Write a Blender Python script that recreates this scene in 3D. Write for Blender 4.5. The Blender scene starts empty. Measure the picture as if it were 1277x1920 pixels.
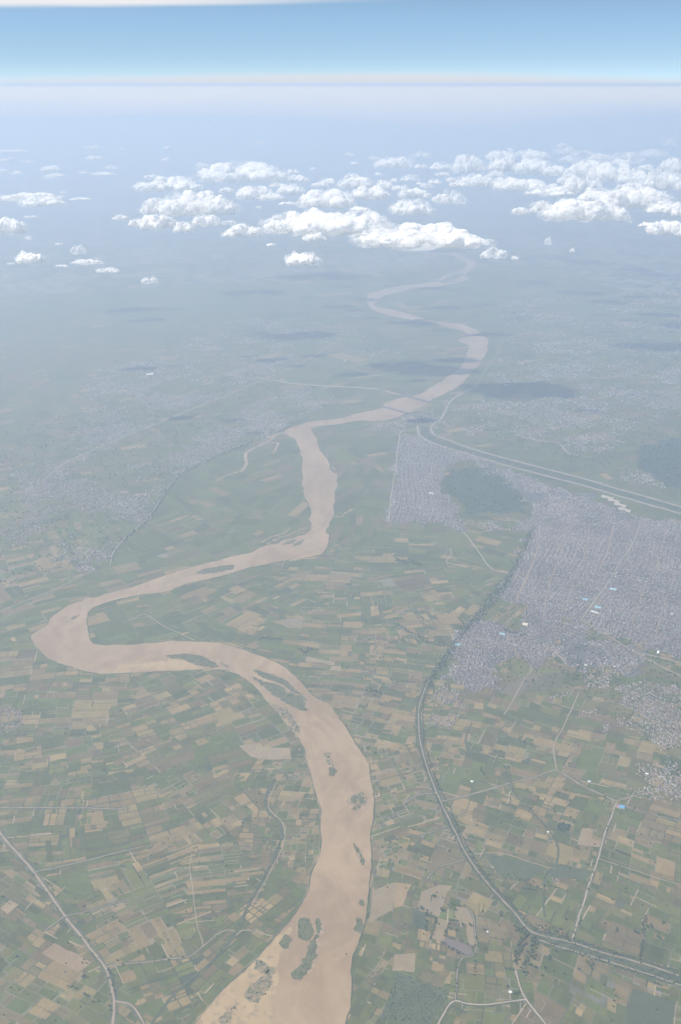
import bpy, bmesh, math, random
import numpy as np
from mathutils import Vector

R = math.radians
S = bpy.context.scene
COL = S.collection
rng = np.random.default_rng(7)
random.seed(7)

# ------------------------------------------------------------------ camera
H = 3500.0                 # height above the plain (m)
FPX = 1900.0               # focal length in photo pixels (photo is 1277 x 1920)
HORIZON_Y = 160.0
PITCH = math.atan((960 - HORIZON_Y) / FPX)
cam_d = bpy.data.cameras.new('camera')
cam = bpy.data.objects.new('camera', cam_d)
COL.objects.link(cam)
cam_d.sensor_fit = 'VERTICAL'
cam_d.sensor_height = 36
cam_d.lens = FPX / 1920 * 36
cam_d.clip_start = 1.0
cam_d.clip_end = 900000
cam.location = (0, 0, H)
cam.rotation_euler = (math.pi / 2 - PITCH, 0, 0)
S.camera = cam

# ------------------------------------------------------------------ sky
SUN_EL, SUN_AZ = R(52), R(-118)         # azimuth from +y (view direction), negative = left
world = bpy.data.worlds.new('World')
S.world = world
world.use_nodes = True
nt = world.node_tree
nt.nodes.clear()
def N(tree, kind, **kw):
    n = tree.nodes.new(kind)
    for k, v in kw.items():
        setattr(n, k, v)
    return n
def math_node(tree, op, a, b=None, clamp=False):
    n = N(tree, 'ShaderNodeMath', operation=op, use_clamp=clamp)
    for i, v in enumerate((a, b)):
        if v is None: continue
        if hasattr(v, 'links'): tree.links.new(v, n.inputs[i])
        else: n.inputs[i].default_value = v
    return n.outputs[0]
def smooth(tree, v, lo, hi, tlo=0.0, thi=1.0):
    n = N(tree, 'ShaderNodeMapRange', interpolation_type='SMOOTHSTEP')
    tree.links.new(v, n.inputs['Value'])
    n.inputs['From Min'].default_value = lo
    n.inputs['From Max'].default_value = hi
    n.inputs['To Min'].default_value = tlo
    n.inputs['To Max'].default_value = thi
    return n.outputs[0]
def mixc(tree, fac, a, b, blend='MIX'):
    n = N(tree, 'ShaderNodeMix', data_type='RGBA', blend_type=blend)
    for sock, v in ((n.inputs[0], fac), (n.inputs[6], a), (n.inputs[7], b)):
        if hasattr(v, 'links'): tree.links.new(v, sock)
        elif isinstance(v, (int, float)): sock.default_value = v
        else: sock.default_value = (*v[:3], 1)
    return n.outputs[2]

geo = N(nt, 'ShaderNodeNewGeometry')
tc = N(nt, 'ShaderNodeTexCoord')
sep = N(nt, 'ShaderNodeSeparateXYZ')
nt.links.new(tc.outputs['Generated'], sep.inputs[0])
sx, sy, sz = sep.outputs
# thin air seen from flight altitude: the sky a few degrees up is already deep blue
up = math_node(nt, 'MULTIPLY_ADD', sz, 5.0)
nt.nodes[-1].inputs[2].default_value = 0.10
comb = N(nt, 'ShaderNodeCombineXYZ')
nt.links.new(sx, comb.inputs[0]); nt.links.new(sy, comb.inputs[1]); nt.links.new(up, comb.inputs[2])
nrm = N(nt, 'ShaderNodeVectorMath', operation='NORMALIZE')
nt.links.new(comb.outputs[0], nrm.inputs[0])
sky = N(nt, 'ShaderNodeTexSky', sky_type='NISHITA')
sky.sun_disc = False
sky.sun_elevation = SUN_EL
sky.sun_rotation = SUN_AZ
sky.altitude = H
sky.air_density = 1.0
sky.dust_density = 0.6
sky.ozone_density = 1.0
nt.links.new(nrm.outputs[0], sky.inputs['Vector'])
# long faint veils of ice cloud: a bank low on the horizon and one higher up
mp = N(nt, 'ShaderNodeVectorMath', operation='MULTIPLY')
mp.inputs[1].default_value = (3.0, 3.0, 60.0)
nt.links.new(tc.outputs['Generated'], mp.inputs[0])
vn = N(nt, 'ShaderNodeTexNoise'); vn.inputs['Scale'].default_value = 1.3
vn.inputs['Detail'].default_value = 5
nt.links.new(mp.outputs[0], vn.inputs['Vector'])
wob = math_node(nt, 'SUBTRACT', vn.outputs[0], 0.5)
wz = math_node(nt, 'ADD', math_node(nt, 'ADD', sz, math_node(nt, 'MULTIPLY', math_node(nt, 'MULTIPLY', sx, sx), 0.06)), math_node(nt, 'MULTIPLY', wob, 0.007))
tint_lo = mixc(nt, smooth(nt, sz, 0.004, 0.062), (0.97, 0.88, 0.66), (1.26, 1.25, 0.98))
tint = mixc(nt, smooth(nt, sz, 0.10, 0.35), tint_lo, (1.0, 1.0, 1.0))
skyt = mixc(nt, 1.0, sky.outputs[0], tint, 'MULTIPLY')
bank = smooth(nt, wz, 0.0040, 0.0135, 0.92, 0.0)
high = smooth(nt, math_node(nt, 'ADD', sz, math_node(nt, 'ADD', math_node(nt, 'MULTIPLY', wob, 0.006), math_node(nt, 'MULTIPLY', sx, -0.018))), 0.0650, 0.0700, 0.0, 0.85)
high = math_node(nt, 'MULTIPLY', high, smooth(nt, sx, -0.20, 0.10, 1.0, 0.0))
high = math_node(nt, 'MULTIPLY', high, smooth(nt, sz, 0.12, 0.2, 1.0, 0.15))
skyc = mixc(nt, bank, skyt, (3.2, 3.0, 2.95))
skyc = mixc(nt, high, skyc, (3.8, 3.65, 3.55))
bg = N(nt, 'ShaderNodeBackground')
bg.inputs['Strength'].default_value = 0.15
nt.links.new(skyc, bg.inputs['Color'])
wo = N(nt, 'ShaderNodeOutputWorld')
nt.links.new(bg.outputs[0], wo.inputs['Surface'])

# ------------------------------------------------------------------ sun
sun_d = bpy.data.lights.new('sun', 'SUN')
sun_d.energy = 4.8
sun_d.angle = R(0.5)
sun_d.color = (1.0, 0.92, 0.78)
sun = bpy.data.objects.new('sun', sun_d)
COL.objects.link(sun)
SUN_DIR = Vector((math.sin(SUN_AZ) * math.cos(SUN_EL), math.cos(SUN_AZ) * math.cos(SUN_EL), math.sin(SUN_EL)))
sun.rotation_euler = SUN_DIR.to_track_quat('Z', 'Y').to_euler()
sun.location = (0, 0, 9000)

S.view_settings.view_transform = 'Standard'
S.view_settings.look = 'None'
S.view_settings.exposure = 0.77
S.view_settings.gamma = 1.0
S.cycles.volume_bounces = 4
S.cycles.max_bounces = 8
S.cycles.transparent_max_bounces = 24
S.cycles.use_denoising = True

# ------------------------------------------------------------------ helpers
CP, SP = math.cos(PITCH), math.sin(PITCH)
def ray(px, py):
    a, b = (px - 638.5) / FPX, (960 - py) / FPX
    return np.array([a, CP + b * SP, -SP + b * CP])
def at(px, py, z=0.0):
    """the place on the level z that the photo shows at this pixel"""
    d = ray(px, py)
    t = (z - H) / d[2]
    return np.array([d[0] * t, d[1] * t])
def pix(x, y, z=0.0):
    """pixel of ground points (arrays)"""
    v = z - H
    depth = y * CP - v * SP
    upc = y * SP + v * CP
    return 638.5 + FPX * x / depth, 960 - FPX * upc / depth
def ground_poly(pts):
    return np.array([at(*p) for p in pts])

def tag(o, label=None, cat=None, group=None, kind=None):
    if label: o['label'] = label
    if cat: o['category'] = cat
    if group: o['group'] = group
    if kind: o['kind'] = kind
    return o
def link(name, me, parent=None):
    o = bpy.data.objects.new(name, me)
    COL.objects.link(o)
    if parent: o.parent = parent
    return o
def mesh(name, verts, faces, mat=None, colors=None, smooth_shade=False):
    me = bpy.data.meshes.new(name)
    verts = np.asarray(verts, dtype=np.float32)
    if isinstance(faces, np.ndarray):
        n, k = faces.shape
        me.vertices.add(len(verts)); me.vertices.foreach_set('co', verts.ravel())
        me.loops.add(n * k); me.loops.foreach_set('vertex_index', faces.astype(np.int32).ravel())
        me.polygons.add(n)
        me.polygons.foreach_set('loop_start', np.arange(0, n * k, k, dtype=np.int32))
        me.polygons.foreach_set('loop_total', np.full(n, k, dtype=np.int32))
        me.update(calc_edges=True)
        me.validate()
    else:
        me.from_pydata([tuple(map(float, v)) for v in verts], [], [tuple(map(int, f)) for f in faces])
    if colors is not None:
        at_ = me.attributes.new('tint', 'FLOAT_COLOR', 'FACE')
        c = np.ones((len(me.polygons), 4), dtype=np.float32)
        c[:, :3] = colors
        at_.data.foreach_set('color', c.ravel())
    if mat: me.materials.append(mat)
    if smooth_shade:
        me.polygons.foreach_set('use_smooth', np.ones(len(me.polygons), dtype=bool))
    return me

# ------------------------------------------------------------------ materials
def new_mat(name):
    m = bpy.data.materials.new(name)
    m.use_nodes = True
    t = m.node_tree
    p = t.nodes['Principled BSDF']
    p.inputs['Roughness'].default_value = 0.9
    p.inputs['Specular IOR Level'].default_value = 0.2
    return m, t, p
def noise(t, scale, detail=4, rough=0.55, vec=None):
    n = N(t, 'ShaderNodeTexNoise')
    n.inputs['Scale'].default_value = scale
    n.inputs['Detail'].default_value = detail
    n.inputs['Roughness'].default_value = rough
    if vec is None:
        g = N(t, 'ShaderNodeNewGeometry')
        vec = g.outputs['Position']
    t.links.new(vec, n.inputs['Vector'])
    return n.outputs[0]
def mottled(name, a, b, scale, c=None, scale2=None, lo=0.35, hi=0.65, rough=0.9):
    m, t, p = new_mat(name)
    col = mixc(t, smooth(t, noise(t, scale), lo, hi), a, b)
    if c is not None:
        col = mixc(t, smooth(t, noise(t, scale2, 5), 0.5, 0.68), col, c)
    t.links.new(col, p.inputs['Base Color'])
    p.inputs['Roughness'].default_value = rough
    return m
def tinted(name, var=0.35, s1=0.02, s2=0.15):
    """base colour from the mesh's own crop / roof colours, with soil and growth variation"""
    m, t, p = new_mat(name)
    a = N(t, 'ShaderNodeAttribute', attribute_name='tint')
    n1 = noise(t, s1, 5, 0.6); n2 = noise(t, s2, 3, 0.6)
    v = math_node(t, 'ADD', math_node(t, 'MULTIPLY', n1, var), math_node(t, 'MULTIPLY', n2, var))
    v = math_node(t, 'ADD', v, 1.0 - var)
    cc = N(t, 'ShaderNodeCombineColor')
    for i in range(3): t.links.new(v, cc.inputs[i])
    t.links.new(mixc(t, 1.0, a.outputs['Color'], cc.outputs[0], 'MULTIPLY'), p.inputs['Base Color'])
    return m

M = {}
# the plain: crops, scrub, bare soil, far settlement
m, t, p = new_mat('plain')
g = N(t, 'ShaderNodeNewGeometry')
vor = N(t, 'ShaderNodeTexVoronoi'); vor.inputs['Scale'].default_value = 0.0055
t.links.new(g.outputs['Position'], vor.inputs['Vector'])
sc = N(t, 'ShaderNodeSeparateColor'); t.links.new(vor.outputs['Color'], sc.inputs[0])
big = noise(t, 0.00035, 5)
mid = noise(t, 0.004, 6, 0.65)
col = mixc(t, smooth(t, mid, 0.35, 0.65), (0.052, 0.064, 0.034), (0.080, 0.086, 0.046))
col = mixc(t, smooth(t, sc.outputs[0], 0.60, 0.75), col, (0.15, 0.145, 0.085))
col = mixc(t, smooth(t, sc.outputs[1], 0.84, 0.92), col, (0.20, 0.16, 0.10))
col = mixc(t, math_node(t, 'MULTIPLY', smooth(t, big, 0.48, 0.62), smooth(t, mid, 0.4, 0.62)), col, (0.20, 0.18, 0.16))
t.links.new(col, p.inputs['Base Color'])
M['plain'] = m
M['crops'] = tinted('crops', 0.62, 0.013, 0.085)
M['masonry'] = tinted('masonry', 0.25, 0.05, 0.3)
m, t, p = new_mat('muddy_water')
g = N(t, 'ShaderNodeNewGeometry')
n1 = noise(t, 0.0016, 6, 0.6); n2 = noise(t, 0.012, 5, 0.6)
wn = N(t, 'ShaderNodeTexNoise'); wn.inputs['Scale'].default_value = 0.0012; wn.inputs['Detail'].default_value = 3
t.links.new(g.outputs['Position'], wn.inputs['Vector'])
wm = N(t, 'ShaderNodeVectorMath', operation='MULTIPLY_ADD'); wm.inputs[1].default_value = (900, 900, 0)
t.links.new(wn.outputs['Color'], wm.inputs[0]); t.links.new(g.outputs['Position'], wm.inputs[2])
wst = N(t, 'ShaderNodeVectorMath', operation='MULTIPLY'); wst.inputs[1].default_value = (1.0, 0.16, 1.0)
t.links.new(wm.outputs[0], wst.inputs[0])
n3 = noise(t, 0.014, 5, 0.6, wst.outputs[0])
v = math_node(t, 'ADD', math_node(t, 'MULTIPLY', n1, 0.45), math_node(t, 'ADD', math_node(t, 'MULTIPLY', n2, 0.2), math_node(t, 'MULTIPLY', n3, 0.35)))
t.links.new(mixc(t, smooth(t, v, 0.41, 0.60), (0.235, 0.158, 0.084), (0.318, 0.222, 0.126)), p.inputs['Base Color'])
p.inputs['Roughness'].default_value = 0.45
bmp = N(t, 'ShaderNodeBump'); bmp.inputs['Strength'].default_value = 0.15
bmp.inputs['Distance'].default_value = 0.6
t.links.new(noise(t, 0.08, 4), bmp.inputs['Height']); t.links.new(bmp.outputs[0], p.inputs['Normal'])
M['water'] = m
M['sand'] = mottled('wet_sand', (0.30, 0.21, 0.105), (0.345, 0.245, 0.13), 0.010, (0.23, 0.17, 0.10), 0.03)
M['silt'] = mottled('wet_silt', (0.235, 0.162, 0.095), (0.30, 0.21, 0.128), 0.02, (0.17, 0.135, 0.08), 0.05)
M['island'] = mottled('island_scrub', (0.068, 0.078, 0.036), (0.105, 0.106, 0.052), 0.03, (0.125, 0.115, 0.058), 0.04)
M['reeds'] = mottled('reed_bed', (0.10, 0.105, 0.058), (0.25, 0.178, 0.105), 0.045, (0.075, 0.092, 0.047), 0.06)
M['bank'] = mottled('river_bank', (0.065, 0.080, 0.042), (0.12, 0.115, 0.065), 0.01, (0.27, 0.205, 0.125), 0.008)
M['bund'] = mottled('canal_bund', (0.235, 0.20, 0.16), (0.29, 0.245, 0.195), 0.01)
M['dirt_road'] = mottled('dirt_road', (0.225, 0.17, 0.12), (0.275, 0.215, 0.155), 0.02)
M['pale_road'] = mottled('pale_road', (0.28, 0.225, 0.165), (0.34, 0.28, 0.21), 0.02)
M['asphalt'] = mottled('old_asphalt', (0.22, 0.195, 0.165), (0.28, 0.245, 0.20), 0.02)
M['verge'] = mottled('road_verge', (0.115, 0.108, 0.065), (0.068, 0.076, 0.044), 0.015)
M['ditch'] = mottled('ditch', (0.050, 0.062, 0.036), (0.08, 0.088, 0.05), 0.02)
M['canal'] = mottled('canal_water', (0.07, 0.08, 0.065), (0.10, 0.105, 0.08), 0.01, rough=0.3)
M['townsoil'] = mottled('trodden_earth', (0.085, 0.080, 0.078), (0.125, 0.115, 0.108), 0.01, (0.065, 0.075, 0.048), 0.012)
M['concrete'] = mottled('bridge_concrete', (0.21, 0.20, 0.19), (0.26, 0.25, 0.235), 0.05)
M['deck'] = mottled('bridge_roadway', (0.085, 0.08, 0.08), (0.11, 0.105, 0.10), 0.05)
M['leaf_dark'] = mottled('dark_leaves', (0.035, 0.055, 0.025), (0.06, 0.085, 0.035), 0.15)
M['leaf_mid'] = mottled('green_leaves', (0.05, 0.08, 0.03), (0.08, 0.11, 0.045), 0.15)
M['bark'] = mottled('bark', (0.10, 0.075, 0.05), (0.15, 0.11, 0.08), 0.5)

# ------------------------------------------------------------------ haze
SIG = 0.23 / H
m = bpy.data.materials.new('hazy_air'); m.use_nodes = True
t = m.node_tree; t.nodes.clear()
pv = N(t, 'ShaderNodeVolumePrincipled')
pv.inputs['Color'].default_value = (0.690, 0.822, 1.0, 1)
pv.inputs['Density'].default_value = SIG
pv.inputs['Anisotropy'].default_value = 0.25
om = N(t, 'ShaderNodeOutputMaterial')
t.links.new(pv.outputs[0], om.inputs['Volume'])
M['haze'] = m

# ------------------------------------------------------------------ ground
GR = 160000.0
gv, gf = [], []
rings = [0, 6000, 14000, 30000, 70000, GR]
seg = 96
gv.append((0, 0, 0))
for r_ in rings[1:]:
    for k in range(seg):
        a = 2 * math.pi * k / seg
        gv.append((r_ * math.cos(a), r_ * math.sin(a), 0))
for k in range(seg):
    gf.append((0, 1 + k, 1 + (k + 1) % seg))
for q in range(len(rings) - 2):
    b0, b1 = 1 + q * seg, 1 + (q + 1) * seg
    for k in range(seg):
        gf.append((b0 + k, b1 + k, b1 + (k + 1) % seg, b0 + (k + 1) % seg))
ground = link('ground', mesh('ground', gv, gf, M['plain']))
tag(ground, 'green and brown river plain running out to the hazy horizon', kind='structure')

def inside(poly, P):
    """even-odd test, arrays"""
    x, y = P[:, 0], P[:, 1]
    res = np.zeros(len(P), dtype=bool)
    j = len(poly) - 1
    for i in range(len(poly)):
        xi, yi = poly[i]; xj, yj = poly[j]
        c = ((yi > y) != (yj > y))
        with np.errstate(divide='ignore', invalid='ignore'):
            c &= x < (xj - xi) * (y - yi) / (yj - yi) + xi
        res ^= c
        j = i
    return res
_fr = np.random.default_rng(99)
_fd = _fr.normal(size=(40, 2)); _fd /= np.linalg.norm(_fd, axis=1)[:, None]
_fl = np.exp(_fr.uniform(math.log(110), math.log(1300), 40)); _fp = _fr.uniform(0, 6.28, 40)
def fbm(Q, k=1.0):
    """patchy field, about -1..1, over ground points"""
    a = _fl ** 0.45
    return (np.sin((Q @ _fd.T) / (_fl * k) * 6.28 + _fp) * a).sum(1) / (np.sqrt((a ** 2).sum() / 2) * 1.6)
def densify(P, step, closed=False, curve=True):
    """Catmull-Rom through the points, resampled"""
    P = np.asarray(P, float)
    n = len(P); out = []
    rng_ = range(n if closed else n - 1)
    for i in rng_:
        p1, p2 = P[i], P[(i + 1) % n]
        p0 = P[(i - 1) % n] if closed or i > 0 else 2 * p1 - p2
        p3 = P[(i + 2) % n] if closed or i + 2 < n else 2 * p2 - p1
        L = np.linalg.norm(p2 - p1)
        k = max(1, int(math.ceil(L / step)))
        for q in range(k):
            s = q / k
            if curve:
                # tangents limited so uneven spacing does not overshoot
                m1 = (p2 - p0) * L / max(np.linalg.norm(p2 - p1) + np.linalg.norm(p1 - p0), 1e-6)
                m2 = (p3 - p1) * L / max(np.linalg.norm(p2 - p1) + np.linalg.norm(p3 - p2), 1e-6)
                h = (2*s**3-3*s**2+1)*p1 + (s**3-2*s**2+s)*m1 + (-2*s**3+3*s**2)*p2 + (s**3-s**2)*m2
            else:
                h = p1 * (1 - s) + p2 * s
            out.append(h)
    if not closed: out.append(P[-1])
    return np.array(out)
def rough_edge(P, amp, wl, closed=True, seed=0):
    """uneven shore line"""
    r = np.random.default_rng(seed)
    d = np.r_[0, np.cumsum(np.linalg.norm(np.diff(P, axis=0), axis=1))]
    T = np.roll(P, -1, 0) - np.roll(P, 1, 0)
    T /= np.linalg.norm(T, axis=1)[:, None] + 1e-9
    nrm_ = np.c_[-T[:, 1], T[:, 0]]
    off = np.zeros(len(P))
    for o_, a_ in ((1, 1), (2.3, 0.6), (5.1, 0.45), (11, 0.3)):
        k = int(d[-1] / (wl / o_)) + 3
        off += a_ * np.interp(d / (wl / o_) % k, np.arange(k + 1), r.normal(0, 1, k + 1))
    fade = np.minimum(1, np.minimum(d, d[-1] - d) / (wl + 1)) if closed else 1
    return P + nrm_ * (off * amp * fade)[:, None]
from mathutils.geometry import tessellate_polygon
def slab(name, P, z0, z1, mat):
    """flat-topped piece of land or water with an outline P"""
    P = np.asarray(P)
    n = len(P)
    tris = tessellate_polygon([[Vector((x, y, 0)) for x, y in P]])
    area = 0.5 * np.sum(P[:, 0] * np.roll(P[:, 1], -1) - np.roll(P[:, 0], -1) * P[:, 1])
    v = [(x, y, z1) for x, y in P] + [(x, y, z0) for x, y in P]
    f = []
    for a, b, c in tris:
        A = np.cross(P[b] - P[a], P[c] - P[a])
        f.append((a, b, c) if A > 0 else (a, c, b))
    for i in range(n):
        j = (i + 1) % n
        f.append((j, i, n + i, n + j) if area < 0 else (i, n + i, n + j, j)[::-1] if False else ((i, j, n + j, n + i) if area < 0 else (j, i, n + i, n + j)))
    return mesh(name, v, f, mat)
def ribbon_mesh(name, P, w, z, mat, skirt=2.0, wvar=0.0, seed=0):
    """a strip of road, path or bank with sloping sides"""
    P = np.asarray(P)
    T = np.gradient(P, axis=0); T /= np.linalg.norm(T, axis=1)[:, None] + 1e-9
    n_ = np.c_[-T[:, 1], T[:, 0]]
    r = np.random.default_rng(seed)
    ww = (w / 2) * (1 + wvar * r.uniform(-1, 1, len(P)))
    v, f = [], []
    for i in range(len(P)):
        for k, (o_, zz) in enumerate(((ww[i] + skirt, 0.05), (ww[i], z), (-ww[i], z), (-ww[i] - skirt, 0.05))):
            q = P[i] + n_[i] * o_
            v.append((q[0], q[1], zz))
    for i in range(len(P) - 1):
        for k in range(3):
            a = i * 4 + k
            f.append((a, a + 1, a + 5, a + 4))
    return mesh(name, v, f, mat)

# ------------------------------------------------------------------ river
LEFT = [(340,1990),(368,1919),(391,1891),(416,1856),(451,1824),(481,1796),(511,1763),(531,1741),(556,1708),(576,1671),(586,1633),(599,1606),
 (601,1570),(601,1530),(599,1510),(586,1475),(576,1430),(559,1385),(541,1361),(521,1336),(501,1313),(471,1283),(451,1268),(416,1256),(351,1257),
 (281,1260),(200,1266),(165,1261),(125,1248),(95,1238),(75,1221),(60,1200),(60,1193),(80,1175),(100,1153),(120,1140),(153,1125),(162,1119),(175,1121),
 (200,1113),(236,1103),(296,1083),(351,1065),(426,1045),(471,1035),(491,1024),(508,1021),(530,1013),(552,1008),(566,1000),(581,994),(581,976),(584,961),
 (576,941),(569,926),(566,886),(566,866),(559,836),(551,823),(533,812),(546,801),(556,798),(584,790),(640,784),(677,773),(715,765),(722,756),(732,752),
 (757,745),(787,739),(802,730),(822,718),(842,705),(858,694),(870,680),(877,657),(881,649),(862,641),(860,636),(879,631),(865,620),(833,612),(806,604),
 (780,601),(732,592),(702,582),(690,570),(687,560),(692,551),(710,545),(737,538),(770,534),(817,527),(830,517),(850,512),(868,505),(874,497),(870,490),
 (855,482),(838,476)]
RIGHT = [(850,472),(875,484),(890,490),(892,497),(886,505),(870,518),(882,521),(860,530),(828,536),(780,542),(737,550),(718,557),(706,566),(705,574),
 (740,582),(780,593),(806,600),(830,604),(868,609),(898,622),(914,637),(916,650),(905,673),(893,690),(878,705),(858,725),(837,736),(810,750),(782,768),
 (742,783),(717,790),(677,789),(640,795),(612,798),(586,803),(588,812),(596,826),(602,845),(614,863),(624,878),(633,891),(629,921),(627,951),(627,968),(618,986),
 (610,993),(616,1003),(617,1015),(610,1030),(598,1040),(541,1050),(476,1063),(426,1078),(351,1095),(311,1111),(251,1118),(211,1128),(175,1140),(165,1153),
 (163,1175),(165,1190),(175,1206),(215,1210),(281,1206),(341,1202),(401,1205),(431,1210),(471,1223),(516,1241),(541,1256),(561,1276),(586,1301),(621,1326),
 (640,1350),(652,1371),(667,1397),(675,1405),(690,1435),(696,1460),(702,1490),(701,1530),(696,1565),(697,1590),(695,1641),(690,1691),(682,1741),(667,1776),
 (660,1796),(660,1846),(657,1886),(650,1919),(640,1990)]
Lg, Rg = ground_poly(LEFT), ground_poly(RIGHT)
def shore(P, seed):
    D = densify(P, 28)
    dist = np.linalg.norm(D, axis=1)
    a = rough_edge(D, 1.0, 160, False, seed) - D
    return D + a * (3.0 + 3.5 * np.clip((dist - 4500) / 4000, 0, 1))[:, None]
Ls, Rs = shore(Lg, 1), shore(Rg, 2)
river_outline = np.vstack([Ls, Rs])
Z_RIVER = 1.0
tris = tessellate_polygon([[Vector((x, y, 0)) for x, y in river_outline]])
rv = [(x, y, Z_RIVER) for x, y in river_outline]
rf = []
for a, b, c in tris:
    A = np.cross(river_outline[b] - river_outline[a], river_outline[c] - river_outline[a])
    rf.append((a, b, c) if A > 0 else (a, c, b))
river = link('river', mesh('river', rv, rf, M['water']))
tag(river, 'wide muddy brown river winding away across the plain', kind='structure')
# raised banks along both shores
for P_, sd in ((Ls, 3), (Rs, 4)):
    keep = np.linalg.norm(P_, axis=1) < 11500
    o = link('river_bank', ribbon_mesh('river_bank', P_[keep], 3 if sd == 3 else 2, 3.2, M['bank'], 3, 0.9, sd))
    tag(o, 'low scrubby bank along the edge of the brown river', kind='structure')

# ------------------------------------------------------------------ haze box (air round camera and scene)
bm = bmesh.new()
bmesh.ops.create_cube(bm, size=1)
for v in bm.verts:
    v.co.x *= 2 * GR + 4000; v.co.y *= 2 * GR + 4000
    v.co.z = H + 35 if v.co.z > 0 else -1.0
me = bpy.data.meshes.new('haze'); bm.to_mesh(me); bm.free()
me.materials.append(M['haze'])
haze = link('haze', me)
tag(haze, 'thin blue-grey haze filling the air over the whole plain', kind='stuff')

# ------------------------------------------------------------------ islands and bars in the river
def island(px, mat='island', amp=7, z=2.2, label=None, name='river_island', seed=0, step=9):
    P = densify(ground_poly(px), step, closed=True)
    if name == 'river_island':
        c_ = P.mean(0); d_ = P - c_
        Q = c_ + d_ * (1 + 9.0 / (np.linalg.norm(d_, axis=1)[:, None] + 1))
        Q = rough_edge(Q, amp * 1.3, 55, True, seed + 300)
        tag(link('sandbar', slab('sandbar', Q, Z_RIVER - 0.5, 1.35 + 0.004 * (seed % 50), M['silt'])), 'wet silt fringe around a river island', kind='structure')
    P = rough_edge(P, amp, 45, True, seed)
    o = link(name, slab(name, P, Z_RIVER - 0.5, z, M[mat]))
    return tag(o, label, kind='structure')
isl = [
 ('long leaf-shaped green island where the river straightens', 'island', [(497,1279),(521,1284),(540,1296),(553,1302),(566,1309),(574,1320),(572,1332),(550,1326),(524,1312),(505,1298),(497,1288)]),
 ('narrow green strip island along the upper edge of the leaf-shaped island', 'island', [(476,1256),(500,1262),(526,1271),(553,1289),(568,1304),(574,1316),(566,1308),(550,1297),(529,1284),(505,1275),(478,1261)]),
 ('small green islet at the upstream tip of the leaf-shaped island', 'island', [(474,1270),(484,1273),(494,1280),(492,1287),(481,1280)]),
 ('thin scrubby bar just above the leaf-shaped island', 'reeds', [(413,1243),(424,1247),(434,1253),(426,1256),(416,1249)]),
 ('dark green crescent bar on the inside of the great bend', 'island', [(311,1230),(330,1228),(351,1227),(381,1232),(398,1240),(409,1249),(395,1251),(371,1248),(356,1241),(340,1236),(322,1234)]),
 ('reed-covered shoal along the left shore below the bend', 'reeds', [(511,1321),(529,1325),(545,1338),(555,1354),(562,1366),(556,1375),(548,1368),(540,1358),(524,1338)]),
 ('small dark oval islet in midstream', 'island', [(617,1440),(625,1440),(630,1448),(627,1456),(619,1452)]),
 ('speckled shoal trailing above the midstream oval islet', 'reeds', [(607,1413),(616,1411),(624,1424),(629,1440),(622,1438),(613,1432)]),
 ('heart-shaped scrubby island close to the right shore', 'reeds', [(659,1494),(666,1490),(671,1493),(677,1489),(683,1495),(682,1508),(675,1516),(668,1524),(661,1514)]),
 ('dark left lobe of the heart-shaped island', 'island', [(659,1495),(666,1493),(668,1502),(662,1505)]),
 ('dark right lobe of the heart-shaped island', 'island', [(673,1497),(681,1494),(684,1502),(676,1507)]),
 ('slim dark green islet pointing downstream near the right shore', 'island', [(663,1582),(668,1586),(676,1598),(678,1606),(682,1617),(678,1622),(674,1610),(668,1600)]),
 ('broad square green island in the lower river', 'island', [(561,1724),(577,1721),(581,1730),(588,1739),(586,1750),(572,1763),(561,1757),(559,1734)]),
 ('small upright green islet right of the square island', 'island', [(592,1723),(600,1723),(602,1739),(597,1750),(591,1748)]),
 ('round dark islet left of the square island', 'island', [(535,1752),(544,1758),(543,1770),(533,1778),(527,1766)]),
 ('long curved green bar hooking below the square island', 'island', [(593,1752),(600,1756),(597,1770),(591,1791),(583,1814),(562,1832),(551,1839),(547,1826),(566,1814),(577,1794),(582,1773)]),
 ('small patch of scrub on the sand flat by the left shore', 'reeds', [(481,1799),(492,1803),(500,1814),(494,1823),(478,1810)]),
 ('mottled scrub on the big sand flat in the lower river', 'reeds', [(468,1848),(484,1840),(500,1832),(507,1822),(512,1816),(510,1840),(498,1869),(482,1881),(466,1874)]),
 ('strip of scrub across the bottom sand flat', 'reeds', [(408,1914),(420,1900),(432,1889),(447,1876),(438,1900),(424,1920)]),
 ('narrow dark islet beside the lower right shore', 'island', [(668,1721),(676,1724),(675,1742),(669,1744)]),
 ('tiny dark islet above the narrow one by the right shore', 'island', [(675,1688),(681,1689),(680,1699),(675,1697)]),
 ('slender dark island in the straight reach above the bend', 'island', [(368,1075),(382,1068),(396,1064),(439,1060),(431,1068),(401,1074)]),
 ('tiny islet off the outer shore of the great bend', 'island', [(133,1160),(140,1155),(146,1153),(139,1161)]),
 ('green sliver between braided channels, outermost', 'island', [(504,1021),(512,1015),(528,1011),(519,1019)]),
 ('green sliver between braided channels, second', 'island', [(530,1021),(538,1016),(552,1012),(545,1019)]),
 ('green sliver between braided channels, third', 'island', [(549,1024),(559,1016),(571,1011),(562,1021)]),
 ('green sliver between braided channels, nearest the main stream', 'island', [(559,1005),(568,999),(580,1000),(566,1004)]),
 ('green island between the two far channels', 'island', [(829,529),(838,520),(852,515),(866,512),(868,516),(858,521),(845,527)]),
 ('strip of marsh along the right shore below the confluence', 'island', [(594,826),(603,834),(611,845),(614,858),(606,852),(599,840)]),
 ('second strip of marsh along the right shore', 'island', [(618,868),(625,878),(630,888),(622,884)]),
]
for k, (lb, mt, px) in enumerate(isl):
    island(px, mt, 6 if mt == 'island' else 9, 2.4 if mt == 'island' else 1.9, lb, seed=40 + k)
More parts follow.
